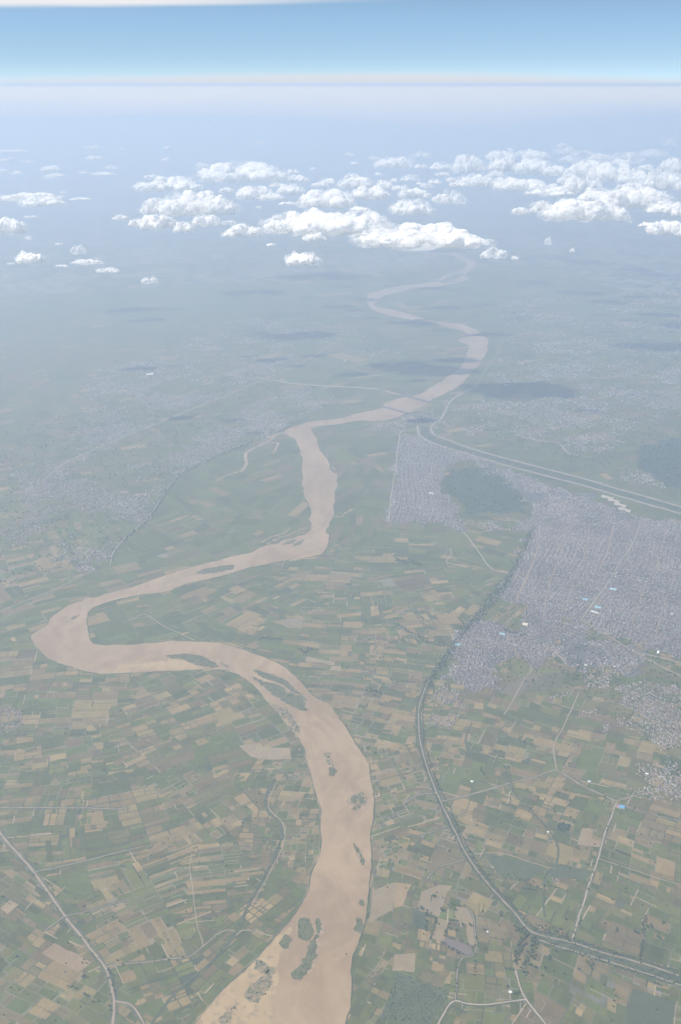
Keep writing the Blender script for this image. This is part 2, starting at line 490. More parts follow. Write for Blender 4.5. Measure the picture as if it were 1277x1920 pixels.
bars = [
 ('broad pale sand flat along the left shore at the bottom', [(546,1738),(536,1770),(522,1800),(519,1840),(508,1885),(500,1990),(345,1990),(371,1919),(394,1891),(419,1856),(454,1824),(484,1796),(514,1763)]),
 ('pale sandbar inside the great bend below the crescent bar', [(300,1240),(322,1236),(346,1240),(362,1246),(395,1252),(405,1256),(351,1256),(262,1257),(215,1262),(225,1250)]),
 ('narrow sandbank along the left shore under the bend', [(505,1318),(520,1333),(543,1362),(559,1384),(565,1378),(545,1360),(524,1334)]),
 ('sandbar between the leaf-shaped island and its upper strip', [(474,1258),(505,1277),(530,1287),(553,1301),(545,1299),(524,1289),(500,1281),(486,1274)]),
 ('thin sandbank on the right shore at the sharp bend', [(541,1049),(560,1045),(580,1041),(598,1037),(600,1040),(570,1047),(545,1052)]),
]
for k, (lb, px) in enumerate(bars):
    island(px, 'sand', 5, 1.5, lb, 'sandbar', 90 + k)
# side channels and creeks that the flood has filled
for lb, px, w in [
  ('thin side channel of brown water above the braided reach', [(490,1017),(510,1007),(530,1000),(545,990)], 14),
  ('second thin side channel beside the braided reach', [(500,1020),(522,1009),(548,1000),(572,990)], 10),
  ('creek leaving the right shore at the sharp bend', [(626,968),(640,969),(648,962),(660,955)], 16),
  ('old brown channel through the left flood plain', [(548,820),(525,812),(505,826),(480,838),(462,850),(463,868),(452,885)], 30),
  ('forked end of the old brown channel', [(480,838),(520,830),(512,850)], 22),
  ('narrow pale creek on the left flood plain', [(445,885),(425,892),(405,902)], 18),
  ('short creek entering the river from the right', [(698,1494),(706,1493),(712,1489)], 12)]:
    o = link('creek', ribbon_mesh('creek', rough_edge(densify(ground_poly(px), 20), 4, 60, False, len(px)), w, 1.15, M['water'], 1, 0.4, 5))
    tag(o, lb, kind='structure')
wet_polys = [river_outline]

# ------------------------------------------------------------------ fields
GREENS = 0.84 * np.array((1.14, 1.16, 0.86)) * np.array([(0.052,0.075,0.032),(0.062,0.088,0.036),(0.072,0.097,0.042),(0.055,0.073,0.038),(0.084,0.100,0.046),(0.045,0.062,0.032),(0.095,0.102,0.050),(0.075,0.085,0.042)])
TANS = 0.82 * np.array((1.0, 0.98, 0.92)) * np.array([(0.25,0.180,0.115),(0.21,0.155,0.102),(0.28,0.205,0.130),(0.18,0.138,0.095),(0.235,0.185,0.110)])
BROWNS = 0.80 * np.array((1.0, 0.98, 0.90)) * np.array([(0.140,0.104,0.080),(0.115,0.098,0.068),(0.150,0.115,0.078),(0.13,0.118,0.065),(0.105,0.108,0.058),(0.12,0.112,0.06)])
#  centre, end of long axis, length, width (m), green share, brown share
ZONES = [
 ((60,1830),(130,1866),190,85,.55,.28), ((40,1700),(110,1735),170,70,.6,.2), ((130,1900),(190,1930),180,90,.5,.3),
 ((180,1600),(260,1580),330,48,.66,.12), ((70,1560),(150,1548),260,60,.66,.12), ((300,1650),(380,1618),300,50,.6,.16),
 ((250,1740),(330,1705),260,60,.55,.15), ((430,1640),(520,1628),210,44,.62,.13), ((330,1800),(400,1775),190,75,.62,.18),
 ((420,1800),(480,1752),200,90,.75,.12), ((260,1500),(350,1475),230,95,.5,.22), ((120,1440),(200,1425),230,95,.55,.15),
 ((330,1430),(400,1395),220,110,.45,.3), ((130,1330),(220,1322),250,90,.62,.12), ((300,1330),(380,1300),260,110,.6,.25),
 ((450,1390),(520,1370),230,120,.45,.3), ((520,1450),(570,1455),120,95,.45,.18), ((550,1560),(598,1562),110,80,.5,.2), ((520,1690),(560,1660),110,80,.6,.2),
 ((430,1500),(500,1470),200,80,.45,.3), ((60,1480),(140,1474),240,80,.66,.1),
 ((730,1700),(760,1620),140,100,.45,.3), ((840,1760),(858,1690),130,95,.4,.34), ((760,1860),(800,1800),120,90,.66,.2), ((900,1840),(960,1850),120,95,.62,.22),
 ((740,1560),(800,1540),140,80,.55,.15), ((740,1450),(800,1440),150,80,.5,.2), ((860,1500),(930,1515),160,100,.58,.14), ((830,1600),(880,1612),150,95,.6,.14),
 ((960,1560),(1030,1580),200,120,.55,.2), ((1000,1660),(1070,1690),180,120,.62,.18), ((1120,1680),(1190,1705),180,120,.5,.25), ((1210,1700),(1270,1725),190,130,.55,.25),
 ((1200,1580),(1270,1600),190,95,.52,.2), ((1060,1540),(1120,1560),170,100,.5,.18), ((1080,1820),(1140,1845),150,110,.42,.42), ((1200,1890),(1260,1912),170,130,.5,.35),
 ((1050,1900),(1080,1850),170,120,.45,.38), ((1200,1780),(1260,1800),190,100,.62,.28),
 ((920,1420),(990,1430),220,130,.62,.16), ((1050,1430),(1120,1445),220,110,.5,.2), ((840,1380),(900,1388),180,110,.6,.16), ((1000,1330),(1060,1345),240,140,.5,.3),
 ((720,1360),(780,1372),170,85,.45,.16), ((680,1290),(740,1300),190,75,.48,.15), ((760,1250),(820,1256),200,90,.6,.14), ((640,1210),(710,1216),260,90,.6,.12),
 ((560,1200),(620,1208),300,100,.72,.1), ((800,1180),(860,1170),220,90,.5,.14), ((680,1120),(750,1118),320,100,.68,.1), ((820,1100),(880,1092),300,110,.72,.12),
 ((520,1120),(580,1090),280,90,.74,.1), ((400,1150),(470,1120),320,120,.86,.06), ((260,1180),(320,1165),320,150,.92,.03), ((620,1080),(690,1085),360,110,.74,.08),
 ((760,1040),(830,1040),380,110,.84,.08), ((900,1130),(940,1100),220,100,.6,.2), ((880,1020),(930,1030),300,150,.82,.1),
 ((420,930),(500,905),420,130,.9,.04), ((330,1010),(400,985),420,140,.88,.05), ((510,960),(560,930),420,140,.94,.02), ((480,870),(540,850),420,150,.88,.05),
 ((680,930),(720,890),520,110,.88,.05), ((660,840),(720,830),500,150,.92,.04), ((700,990),(720,940),420,110,.86,.06), ((220,1080),(300,1060),320,130,.72,.12),
 ((60,1120),(140,1100),420,120,.7,.12), ((50,1270),(130,1265),300,120,.7,.1), ((750,690),(830,680),700,240,.95,.02), ((640,690),(720,670),700,220,.82,.08),
 ((740,640),(800,635),800,260,.92,.03), ((1020,960),(1080,965),360,140,.85,.05), ((930,925),(990,935),400,200,.97,.0), ((1100,800),(1180,790),400,160,.85,.08),
 ((200,760),(280,745),420,160,.66,.12), ((420,720),(500,700),420,160,.72,.12), ((90,900),(160,890),360,140,.7,.14), ((1230,860),(1290,850),500,200,.97,.0),
]
zc = np.array([at(*z[0]) for z in ZONES]); za = np.array([at(*z[1]) for z in ZONES]) - zc
za /= np.linalg.norm(za, axis=1)[:, None]
def warp(P):
    x, y = P[:, 0], P[:, 1]
    return P + np.c_[34*np.sin(y/410+1.3)+16*np.sin(y/173+x/260), 34*np.sin(x/370+.4)+15*np.sin(x/150-y/310)]
def nearest_zone(P):
    D = np.linalg.norm(P[:, None] - zc[None], axis=2)
    s = np.linalg.norm(zc, axis=1) ** 1.0
    return np.argmin(D / s[None], axis=1)
def crop(zone):
    g, b = ZONES[zone][4:6]
    u = rng.random()
    far = np.linalg.norm(zc[zone]) > 7800
    pal = GREENS if u < g * 0.88 else BROWNS if u < g * 0.88 + b or (far and rng.random() < 0.75) else TANS
    c = pal[rng.integers(len(pal))] * rng.uniform(0.86, 1.14)
    return (c * 0.74 + np.array((0.105, 0.100, 0.050)) * 0.26) * np.array((1.08, 1.04, 0.78))
fv, fc = [], []
def split(zone, u0, u1, v0, v1, L, W, col, out, depth=0):
    du, dv = u1 - u0, v1 - v0
    k_ = rng.choice([0.55, 0.9, 1.35, 2.0], p=[.25, .4, .25, .1])
    L1, W1 = L * k_ * rng.uniform(0.8, 1.3), W * k_ * rng.uniform(0.8, 1.4)
    if (du <= L1 and dv <= W1) or depth > 9:
        out.append((u0, u1, v0, v1, crop(zone) if col is None else col)); return
    if col is None and du < 2.6 * L and dv < 2.6 * W and rng.random() < 0.20:
        col = crop(zone)
    elif col is not None and rng.random() < 0.22:
        col = None
    s = rng.uniform(0.36, 0.64)
    if du / L > dv / W:
        c = u0 + du * s
        split(zone, u0, c, v0, v1, L, W, col, out, depth + 1); split(zone, c, u1, v0, v1, L, W, col, out, depth + 1)
    else:
        c = v0 + dv * s
        split(zone, u0, u1, v0, c, L, W, col, out, depth + 1); split(zone, u0, u1, c, v1, L, W, col, out, depth + 1)
cents, quads, cols_ = [], [], []
for zi, z in enumerate(ZONES):
    a = za[zi]; b = np.array([-a[1], a[0]]); c0 = zc[zi]
    L, W = (z[2] * .50, z[3] * .60) if np.linalg.norm(c0) < 7500 else (z[2] * .55, z[3] * .55)
    rad = 0.30 * np.linalg.norm(c0) + 260
    B = 4.2 * max(L, W * 1.5)
    n = int(math.ceil(rad / B))
    for i in range(-n, n):
        for j in range(-n, n):
            out = []
            flip = rng.random() < 0.14
            l, w = (W * 1.2, L * 0.8) if flip else (L, W)
            split(zi, i * B, (i + 1) * B, j * B, (j + 1) * B, l, w, None, out)
            for (u0, u1, v0, v1, col) in out:
                g = rng.uniform(1.0, 3.6)
                if rng.random() < 0.16 and np.linalg.norm(c0) < 7800:      # a track or a hedge along one side
                    hw = rng.uniform(1.6, 3.2)
                    e0, e1 = ((u0, v0), (u1, v0)) if rng.random() < .5 else ((u0, v0), (u0, v1))
                    ex = rng.uniform(0, .8)
                    e1 = (e1[0] + (e1[0] - e0[0]) * ex, e1[1] + (e1[1] - e0[1]) * ex)
                    uvt = np.array([(e0[0]-hw*(e0[0]==e1[0]), e0[1]-hw*(e0[1]==e1[1])), (e1[0]-hw*(e0[0]==e1[0]), e1[1]-hw*(e0[1]==e1[1])), (e1[0]+hw*(e0[0]==e1[0]), e1[1]+hw*(e0[1]==e1[1])), (e0[0]+hw*(e0[0]==e1[0]), e0[1]+hw*(e0[1]==e1[1]))])
                    quads.append(c0 + uvt[:, :1] * a + uvt[:, 1:] * b); cents.append(quads[-1].mean(0))
                    cols_.append((zi, *((0.27, 0.215, 0.145) if rng.random() < .5 else (0.040, 0.052, 0.030))))
                uv = np.array([(u0+g, v0+g), (u1-g, v0+g), (u1-g, v1-g), (u0+g, v1-g)])
                q = c0 + uv[:, :1] * a + uv[:, 1:] * b
                if rng.random() < 0.45 and np.linalg.norm(c0) < 7500:      # plot worked in strips
                    al_u = (u1 - u0) < (v1 - v0) if rng.random() < .8 else (u1 - u0) > (v1 - v0)
                    ns = int(np.clip(((u1 - u0) if al_u else (v1 - v0)) / rng.uniform(9, 20), 2, 8))
                    cuts = np.r_[0, np.sort(rng.uniform(.08, .92, ns - 1)), 1]
                    for qa, qb in zip(cuts[:-1], cuts[1:]):
                        if al_u: uv2 = np.array([(u0+g+(u1-u0-2*g)*qa, v0+g), (u0+g+(u1-u0-2*g)*qb, v0+g), (u0+g+(u1-u0-2*g)*qb, v1-g), (u0+g+(u1-u0-2*g)*qa, v1-g)])
                        else: uv2 = np.array([(u0+g, v0+g+(v1-v0-2*g)*qa), (u1-g, v0+g+(v1-v0-2*g)*qa), (u1-g, v0+g+(v1-v0-2*g)*qb), (u0+g, v0+g+(v1-v0-2*g)*qb)])
                        q2 = c0 + uv2[:, :1] * a + uv2[:, 1:] * b
                        quads.append(q2); cents.append(q.mean(0)); cols_.append((zi, *(np.array(col) * rng.uniform(.82, 1.18))))
                    continue
                quads.append(q); cents.append(q.mean(0)); cols_.append((zi, *col))
quads = np.array(quads); cents = np.array(cents); cols_ = np.array(cols_)
s_ = np.linalg.norm(zc, axis=1); own = cols_[:, 0].astype(int)
Dz = np.linalg.norm(cents[:, None] - zc[None], axis=2) / s_[None]
ok = Dz[np.arange(len(cents)), own] < 1.16 * Dz.min(1)
px_, py_ = pix(cents[:, 0], cents[:, 1])
ok &= (px_ > -220) & (px_ < 1500) & (py_ < 2120)
quads, cents, cols_ = quads[ok], cents[ok], cols_[ok]
flatq = warp(quads.reshape(-1, 2)).reshape(-1, 4, 2)
nq = len(flatq)
line_ = (np.abs(cols_[:, 1] - 0.27) < 1e-6) | (np.abs(cols_[:, 1] - 0.040) < 1e-6)
zz = np.repeat(np.where(line_, rng.uniform(0.76, 0.84, nq), rng.uniform(0.25, 0.75, nq)), 4)
V = np.c_[flatq.reshape(-1, 2), zz]
F = np.arange(nq * 4).reshape(-1, 4)
ar = np.cross(flatq[:, 1] - flatq[:, 0], flatq[:, 2] - flatq[:, 0])
F[ar < 0] = F[ar < 0][:, ::-1]
farmland = link('farmland', mesh('farmland', V, F, M['crops'], cols_[:, 1:4]))
tag(farmland, 'patchwork of green, tan and brown farm plots on both sides of the river', kind='structure')
print('fields', nq)
# plots the photo shows plainly, laid over the patchwork
PLOTS = [
 ('big pale tan field left of the road', (0.33,0.235,0.16), [(78,1788),(102,1768),(172,1804),(148,1824)]),
 ('square pale tan field at the left edge', (0.36,0.27,0.175), [(1,1703),(18,1688),(34,1697),(14,1714)]),
 ('large dark green field beside the hamlet', (0.082,0.098,0.050), [(905,1598),(1022,1622),(1020,1638),(978,1652),(935,1640)]),
 ('dark green field right of the stream', (0.080,0.095,0.050), [(1036,1618),(1112,1632),(1100,1652),(1030,1645)]),
 ('dark green field in the lower right corner', (0.078,0.090,0.050), [(1186,1852),(1265,1878),(1258,1925),(1170,1925)]),
 ('mottled scrub orchard at the bottom', (0.085,0.10,0.055), [(745,1822),(845,1858),(835,1880),(800,1925),(712,1912)]),
 ('wide tan field with lone trees', (0.30,0.235,0.165), [(790,1672),(825,1660),(848,1661),(822,1718),(784,1705)]),
 ('curved tan field with lone trees', (0.31,0.24,0.165), [(855,1700),(880,1704),(888,1725),(891,1775),(876,1772),(872,1735),(850,1730)]),
 ('grey-brown ploughed field with lone trees', (0.155,0.125,0.115), [(836,1757),(885,1774),(888,1790),(868,1792),(828,1768)]),
 ('tan field beside the dark green wood road', (0.31,0.24,0.165), [(822,1720),(843,1728),(828,1766),(808,1760)]),
 ('orange-tan field on the right shore', (0.36,0.25,0.155), [(742,1655),(772,1658),(756,1700),(738,1704)]),
 ('pale tan field on the right shore', (0.31,0.24,0.17), [(698,1670),(742,1655),(736,1706),(692,1732)]),
 ('pale tan field under the scrub patch', (0.33,0.25,0.17), [(740,1790),(778,1788),(776,1822),(736,1820)]),
 ('pale L-shaped field by the right road', (0.34,0.255,0.17), [(1092,1552),(1112,1556),(1112,1572),(1130,1576),(1126,1588),(1082,1584)]),
 ('dark wooded block between fields', (0.040,0.060,0.036), [(1046,1543),(1070,1545),(1068,1560),(1042,1558)]),
 ('grey fallow field beside the town', (0.15,0.125,0.085), [(955,1280),(1005,1262),(1022,1270),(968,1308),(938,1300)]),
 ('large grey-green field below the town', (0.11,0.105,0.062), [(1020,1262),(1062,1260),(1048,1290),(980,1300)]),
 ('pale sandy field cluster near the left shore', (0.35,0.27,0.19), [(448,1398),(488,1394),(494,1402),(545,1402),(548,1424),(500,1425),(470,1420)]),
 ('pale tan strip by the river bend', (0.33,0.26,0.18), [(575,1231),(628,1242),(626,1248),(572,1238)]),
 ('pale tan square by the river bend', (0.35,0.275,0.19), [(622,1249),(640,1249),(636,1258),(618,1256)]),
 ('dark green park among the canal suburbs', (0.056,0.076,0.045), [(828,905),(850,880),(925,872),(962,905),(990,940),(985,962),(880,965),(850,935)]),
 ('dark green forest at the right edge', (0.050,0.070,0.045), [(1200,838),(1300,812),(1300,925),(1240,905),(1195,878)]),
 ('tan strip in the green plain', (0.27,0.215,0.15), [(508,1165),(560,1158),(575,1172),(545,1178)]),
]
bmz = 0
for lb, c, px in PLOTS:
    P = rough_edge(densify(ground_poly(px), 15, closed=True, curve=False), 3.0 if np.linalg.norm(at(*px[0])) < 6500 else 30.0, 110, True, bmz)
    o = link('field', slab('field', P, 0.0, 0.80 + 0.004 * bmz, M['crops']))
    a_ = o.data.attributes.new('tint', 'FLOAT_COLOR', 'FACE')
    c = tuple(q * (0.66 if c[0] > 0.2 else 0.86) for q in c)
    a_.data.foreach_set('color', np.tile([c[0], c[1], c[2] * (0.85 if c[0] > 0.15 else 0.95), 1.0], len(o.data.polygons)).astype(np.float32))
    tag(o, lb, kind='structure'); bmz += 1

# ------------------------------------------------------------------ roads, paths, canals
ROADS = [
 ('road', 'dirt_road', 13, 'verge', 30, 'straight main road running down the left side of the fields', [(-40,1500),(3,1565),(30,1597),(64,1636),(122,1717),(160,1765),(197,1813),(208,1845),(213,1880),(211,1930),(205,1990)]),
 ('road', 'dirt_road', 9, 'verge', 22, 'side road forking right at the bottom left junction', [(213,1877),(230,1880),(248,1886),(262,1906),(275,1930),(290,1970)]),
 ('ditch', 'ditch', 10, None, 0, 'dark roadside ditch above the bottom left junction', [(203,1815),(212,1838),(219,1872)]),
 ('path', 'pale_road', 4, 'ditch', 14, 'pale farm track leaving the left road towards the river', [(64,1635),(110,1625),(160,1614),(210,1601),(250,1591)]),
 ('path', 'dirt_road', 4, 'ditch', 12, 'second farm track leaving the left road', [(122,1717),(180,1705),(235,1687)]),
 ('path', 'pale_road', 4, 'ditch', 10, 'short farm track left of the main road', [(122,1717),(104,1732),(83,1746)]),
 ('path', 'dirt_road', 6, 'verge', 14, 'long farm track from the left road to the ditch', [(199,1812),(276,1803),(320,1798),(356,1793),(381,1774),(416,1747),(430,1744),(446,1749)]),
 ('road', 'dirt_road', 7, 'ditch', 20, 'level dirt road at the left edge', [(-60,1513),(60,1514),(150,1515),(235,1517)]),
 ('ditch', 'ditch', 12, None, 0, 'winding dark ditch near the left shore', [(516,1460),(498,1498),(500,1518),(524,1543),(527,1575),(502,1631),(466,1696),(446,1743),(400,1800),(330,1860),(280,1925)]),
 ('path', 'dirt_road', 4, None, 0, 'pale track beside the winding ditch', [(522,1460),(504,1500),(506,1518),(531,1545),(533,1577),(508,1633),(472,1698)]),
 ('path', 'dirt_road', 4, None, 0, 'field track rising from the farm track', [(381,1774),(368,1727),(361,1662),(356,1630),(360,1600)]),
 ('path', 'dirt_road', 4, None, 0, 'curved field track with a short spur', [(446,1746),(470,1745),(495,1752),(512,1755)]),
 ('road', 'dirt_road', 8, 'ditch', 34, 'embankment road along the right of the fields', [(1000,965),(1001,990),(985,1035),(958,1075),(938,1110),(897,1155),(857,1200),(830,1240),(802,1281),(787,1321),(785,1361),(790,1400),(810,1465),(842,1535),(878,1608),(918,1661),(968,1716),(998,1748),(1069,1767),(1130,1786),(1196,1804),(1290,1834),(1360,1856)]),
 ('road', 'dirt_road', 6, 'ditch', 24, 'lower canal road running off to the right edge', [(1003,1760),(1050,1775),(1098,1790),(1151,1807),(1209,1825),(1290,1852),(1360,1876)]),
 ('canal', 'ditch', 12, 'ditch', 48, 'dark overgrown canal between the two roads at lower right', [(1001,1754),(1060,1771),(1114,1788),(1173,1806),(1240,1827),(1300,1846),(1370,1868)]),
 ('road', 'pale_road', 8, 'verge', 18, 'pale road curving down from the pond', [(966,1818),(972,1839),(980,1862),(990,1879),(1006,1899),(1024,1922),(1050,1960)]),
 ('road', 'pale_road', 8, 'ditch', 18, 'pale road curving along the bottom fields', [(987,1874),(940,1880),(908,1883),(875,1881),(852,1876),(838,1889),(823,1918),(810,1950)]),
 ('path', 'dirt_road', 5, 'ditch', 12, 'tree-lined track up from the curving pale road', [(853,1876),(857,1845),(858,1816),(868,1795),(889,1790),(891,1750),(884,1712),(872,1700)]),
 ('road', 'pale_road', 7, 'verge', 16, 'straight village road rising from the canal', [(1071,1766),(1088,1711),(1103,1665),(1118,1621),(1138,1555),(1156,1505)]),
 ('road', 'dirt_road', 7, 'verge', 16, 'field road from the blue shed towards the embankment', [(1156,1503),(1125,1488),(1098,1476),(1070,1460),(1043,1445),(1000,1458),(958,1468),(890,1488),(828,1503)]),
 ('road', 'dirt_road', 7, 'verge', 16, 'dirt road from the blue shed to the right edge', [(1156,1502),(1190,1492),(1230,1484),(1300,1470)]),
 ('path', 'dirt_road', 5, 'ditch', 14, 'track right of the blue shed', [(1168,1511),(1220,1526),(1290,1544)]),
 ('stream', 'ditch', 8, None, 0, 'winding dark stream through the middle fields', [(885,1355),(873,1390),(888,1410),(912,1418),(938,1430),(955,1450),(958,1475),(983,1510),(1018,1545),(1043,1580),(1044,1616),(1025,1641),(1020,1680),(1022,1720)]),
 ('path', 'dirt_road', 4, None, 0, 'thin field path right of the village road', [(1121,1610),(1190,1632),(1290,1664)]),
 ('path', 'dirt_road', 4, None, 0, 'field path from the embankment to the stream', [(880,1602),(940,1600),(1000,1618),(1042,1630)]),
 ('road', 'dirt_road', 7, None, 0, 'dirt road from the town down through the fields', [(1085,1298),(1070,1335),(1055,1365),(1038,1400),(1043,1445)]),
 ('road', 'dirt_road', 7, None, 0, 'dirt road along the grey field', [(1008,1221),(996,1250),(980,1280),(963,1311),(945,1340)]),
 ('path', 'dirt_road', 5, 'ditch', 14, 'spur track from the embankment at mid field', [(842,1548),(815,1558),(785,1567)]),
 ('path', 'pale_road', 5, 'ditch', 14, 'spur track with a bent end', [(818,1487),(790,1490),(770,1497),(762,1505)]),
 ('path', 'dirt_road', 6, 'ditch', 16, 'spur track from the embankment towards the river', [(876,1610),(850,1618),(820,1628),(800,1648)]),
 ('road', 'asphalt', 14, 'verge', 26, 'main street through the dense town', [(1203,975),(1185,1020),(1160,1058),(1138,1095),(1110,1132),(1088,1165)]),
 ('road', 'dirt_road', 14, 'verge', 24, 'main street running down right through the town', [(1088,1160),(1115,1178),(1145,1195),(1168,1210),(1200,1228),(1240,1250),(1300,1278)]),
 ('road', 'dirt_road', 9, None, 0, 'cross street in the lower town', [(1168,1212),(1195,1208),(1222,1196),(1251,1190)]),
 ('road', 'pale_road', 8, None, 0, 'pale street to the right edge', [(1183,1220),(1230,1231),(1300,1248)]),
 ('road', 'bund', 22, 'verge', 60, 'pale canal-side road, left bank', [(783,798),(785,813),(798,824),(814,832),(835,839),(900,858),(950,873),(1000,886),(1050,899),(1100,912),(1150,927),(1188,938),(1240,953),(1320,975)]),
 ('road', 'bund', 22, 'verge', 60, 'wide canal-side road, right bank', [(893,724),(865,738),(845,752),(835,770),(826,786),(811,797),(809,808),(817,816),(835,823),(861,833),(900,846),(950,860),(1000,873),(1050,886),(1100,899),(1150,914),(1200,928),(1277,950),(1330,965)]),
 ('canal', 'ditch', 80, None, 0, 'dark canal between the two pale roads', [(797,800),(798,812),(808,822),(825,830),(868,842),(900,852),(950,866.5),(1000,879.5),(1050,892.5),(1100,905.5),(1150,920.5),(1200,935),(1277,957),(1330,972)]),
 ('road', 'pale_road', 26, None, 0, 'pale approach road to the far bridge', [(480,708),(510,713),(551,719),(600,723),(640,725),(692,728),(715,731),(738,737),(757,742)]),
 ('road', 'dirt_road', 20, None, 0, 'long straight road across the left towns', [(100,880),(160,850),(240,816),(321,783),(410,747),(496,711),(566,680),(640,635)]),
 ('road', 'dirt_road', 10, 'ditch', 45, 'embankment road beside the left flood plain', [(546,796),(500,815),(441,838),(400,857),(346,881),(321,906),(300,938),(276,971),(240,1003),(213,1035),(206,1058)]),
 ('road', 'pale_road', 8, None, 0, 'straight road at the edge of the walled suburb', [(728,978),(733,935),(739,895),(745,850),(750,812)]),
 ('path', 'pale_road', 9, None, 0, 'bright track running towards the embankment', [(864,991),(880,1010),(900,1038),(925,1068),(958,1074)]),
 ('path', 'pale_road', 8, None, 0, 'curved pale track in the upper fields', [(845,1028),(846,1040),(837,1054),(855,1058),(880,1063)]),
 ('path', 'dirt_road', 7, None, 0, 'pale track across the bend meadow', [(230,1168),(250,1160),(271,1152),(310,1175),(366,1201)]),
 ('road', 'dirt_road', 8, None, 0, 'straight road across the far left fields', [(0,1145),(90,1110),(172,1071)]),
 ('path', 'dirt_road', 6, 'ditch', 18, 'dark-edged track through the mid right fields', [(735,1170),(770,1187),(800,1200),(845,1215)]),
 ('road', 'dirt_road', 9, None, 0, 'riverside road through the far right town', [(893,724),(905,700),(925,675),(938,650),(948,625)]),
 ('road', 'pale_road', 10, None, 0, 'curved road in the far right suburbs', [(965,815),(1010,826),(1045,830),(1068,850),(1110,857)]),
 ('road', 'dirt_road', 9, None, 0, 'road through the far left town', [(60,920),(120,870),(160,850)]),
]
# side streets of the dense town
for k, px in enumerate([[(1012,985),(1005,1040),(985,1085),(968,1125)],[(1060,985),(1050,1040),(1030,1095),(1018,1160)],[(1105,985),(1098,1035),(1075,1090),(1060,1150)],[(1150,985),(1140,1030),(1118,1080)],
   [(1250,990),(1235,1050),(1205,1110),(1180,1190)],[(1290,1030),(1262,1090),(1240,1150),(1228,1200)],[(985,1040),(1060,1048),(1150,1055),(1290,1075)],[(960,1085),(1040,1095),(1130,1104),(1290,1130)],
   [(1000,1120),(1080,1128),(1110,1132),(1200,1150),(1290,1170)],[(1005,1010),(1100,1014),(1180,1020),(1290,1032)],[(880,1215),(930,1205),(1000,1190),(1060,1168)],[(850,1250),(900,1250),(938,1262)],[(1000,1200),(1030,1215),(1060,1240)]]):
    ROADS.append(('street', 'dirt_road', 7 if k % 3 else 11, None, 0, 'narrow street running between the packed houses of the dense town, number %d' % k if False else 'narrow street running between the packed houses of the dense town', px))
road_lines = []
for k, (nm, mt, w, vm, vw, lb, px) in enumerate(ROADS):
    P = densify(ground_poly(px), 25)
    P = rough_edge(P, 1.2, 90, False, k)
    dist = np.linalg.norm(P.mean(0))
    w = w * ({'road': 0.72, 'path': 0.55}[nm] if dist < 9000 else 1.0) if nm in ('road', 'path') else w
    road_lines.append((nm, P, w, dist))
    z = 1.3 + 0.012 * k
    if vm:
        o = link('verge', ribbon_mesh('verge', rough_edge(P, 1.5, 60, False, k + 200), vw, 0.85 + 0.005 * k, M[vm], 2, 0.35, k))
        tag(o, 'rough grassy verge under the ' + lb, kind='structure')
    o = link(nm, ribbon_mesh(nm, P, w, z, M[mt], 1.5, 0.18, k))
    tag(o, lb, kind='structure')
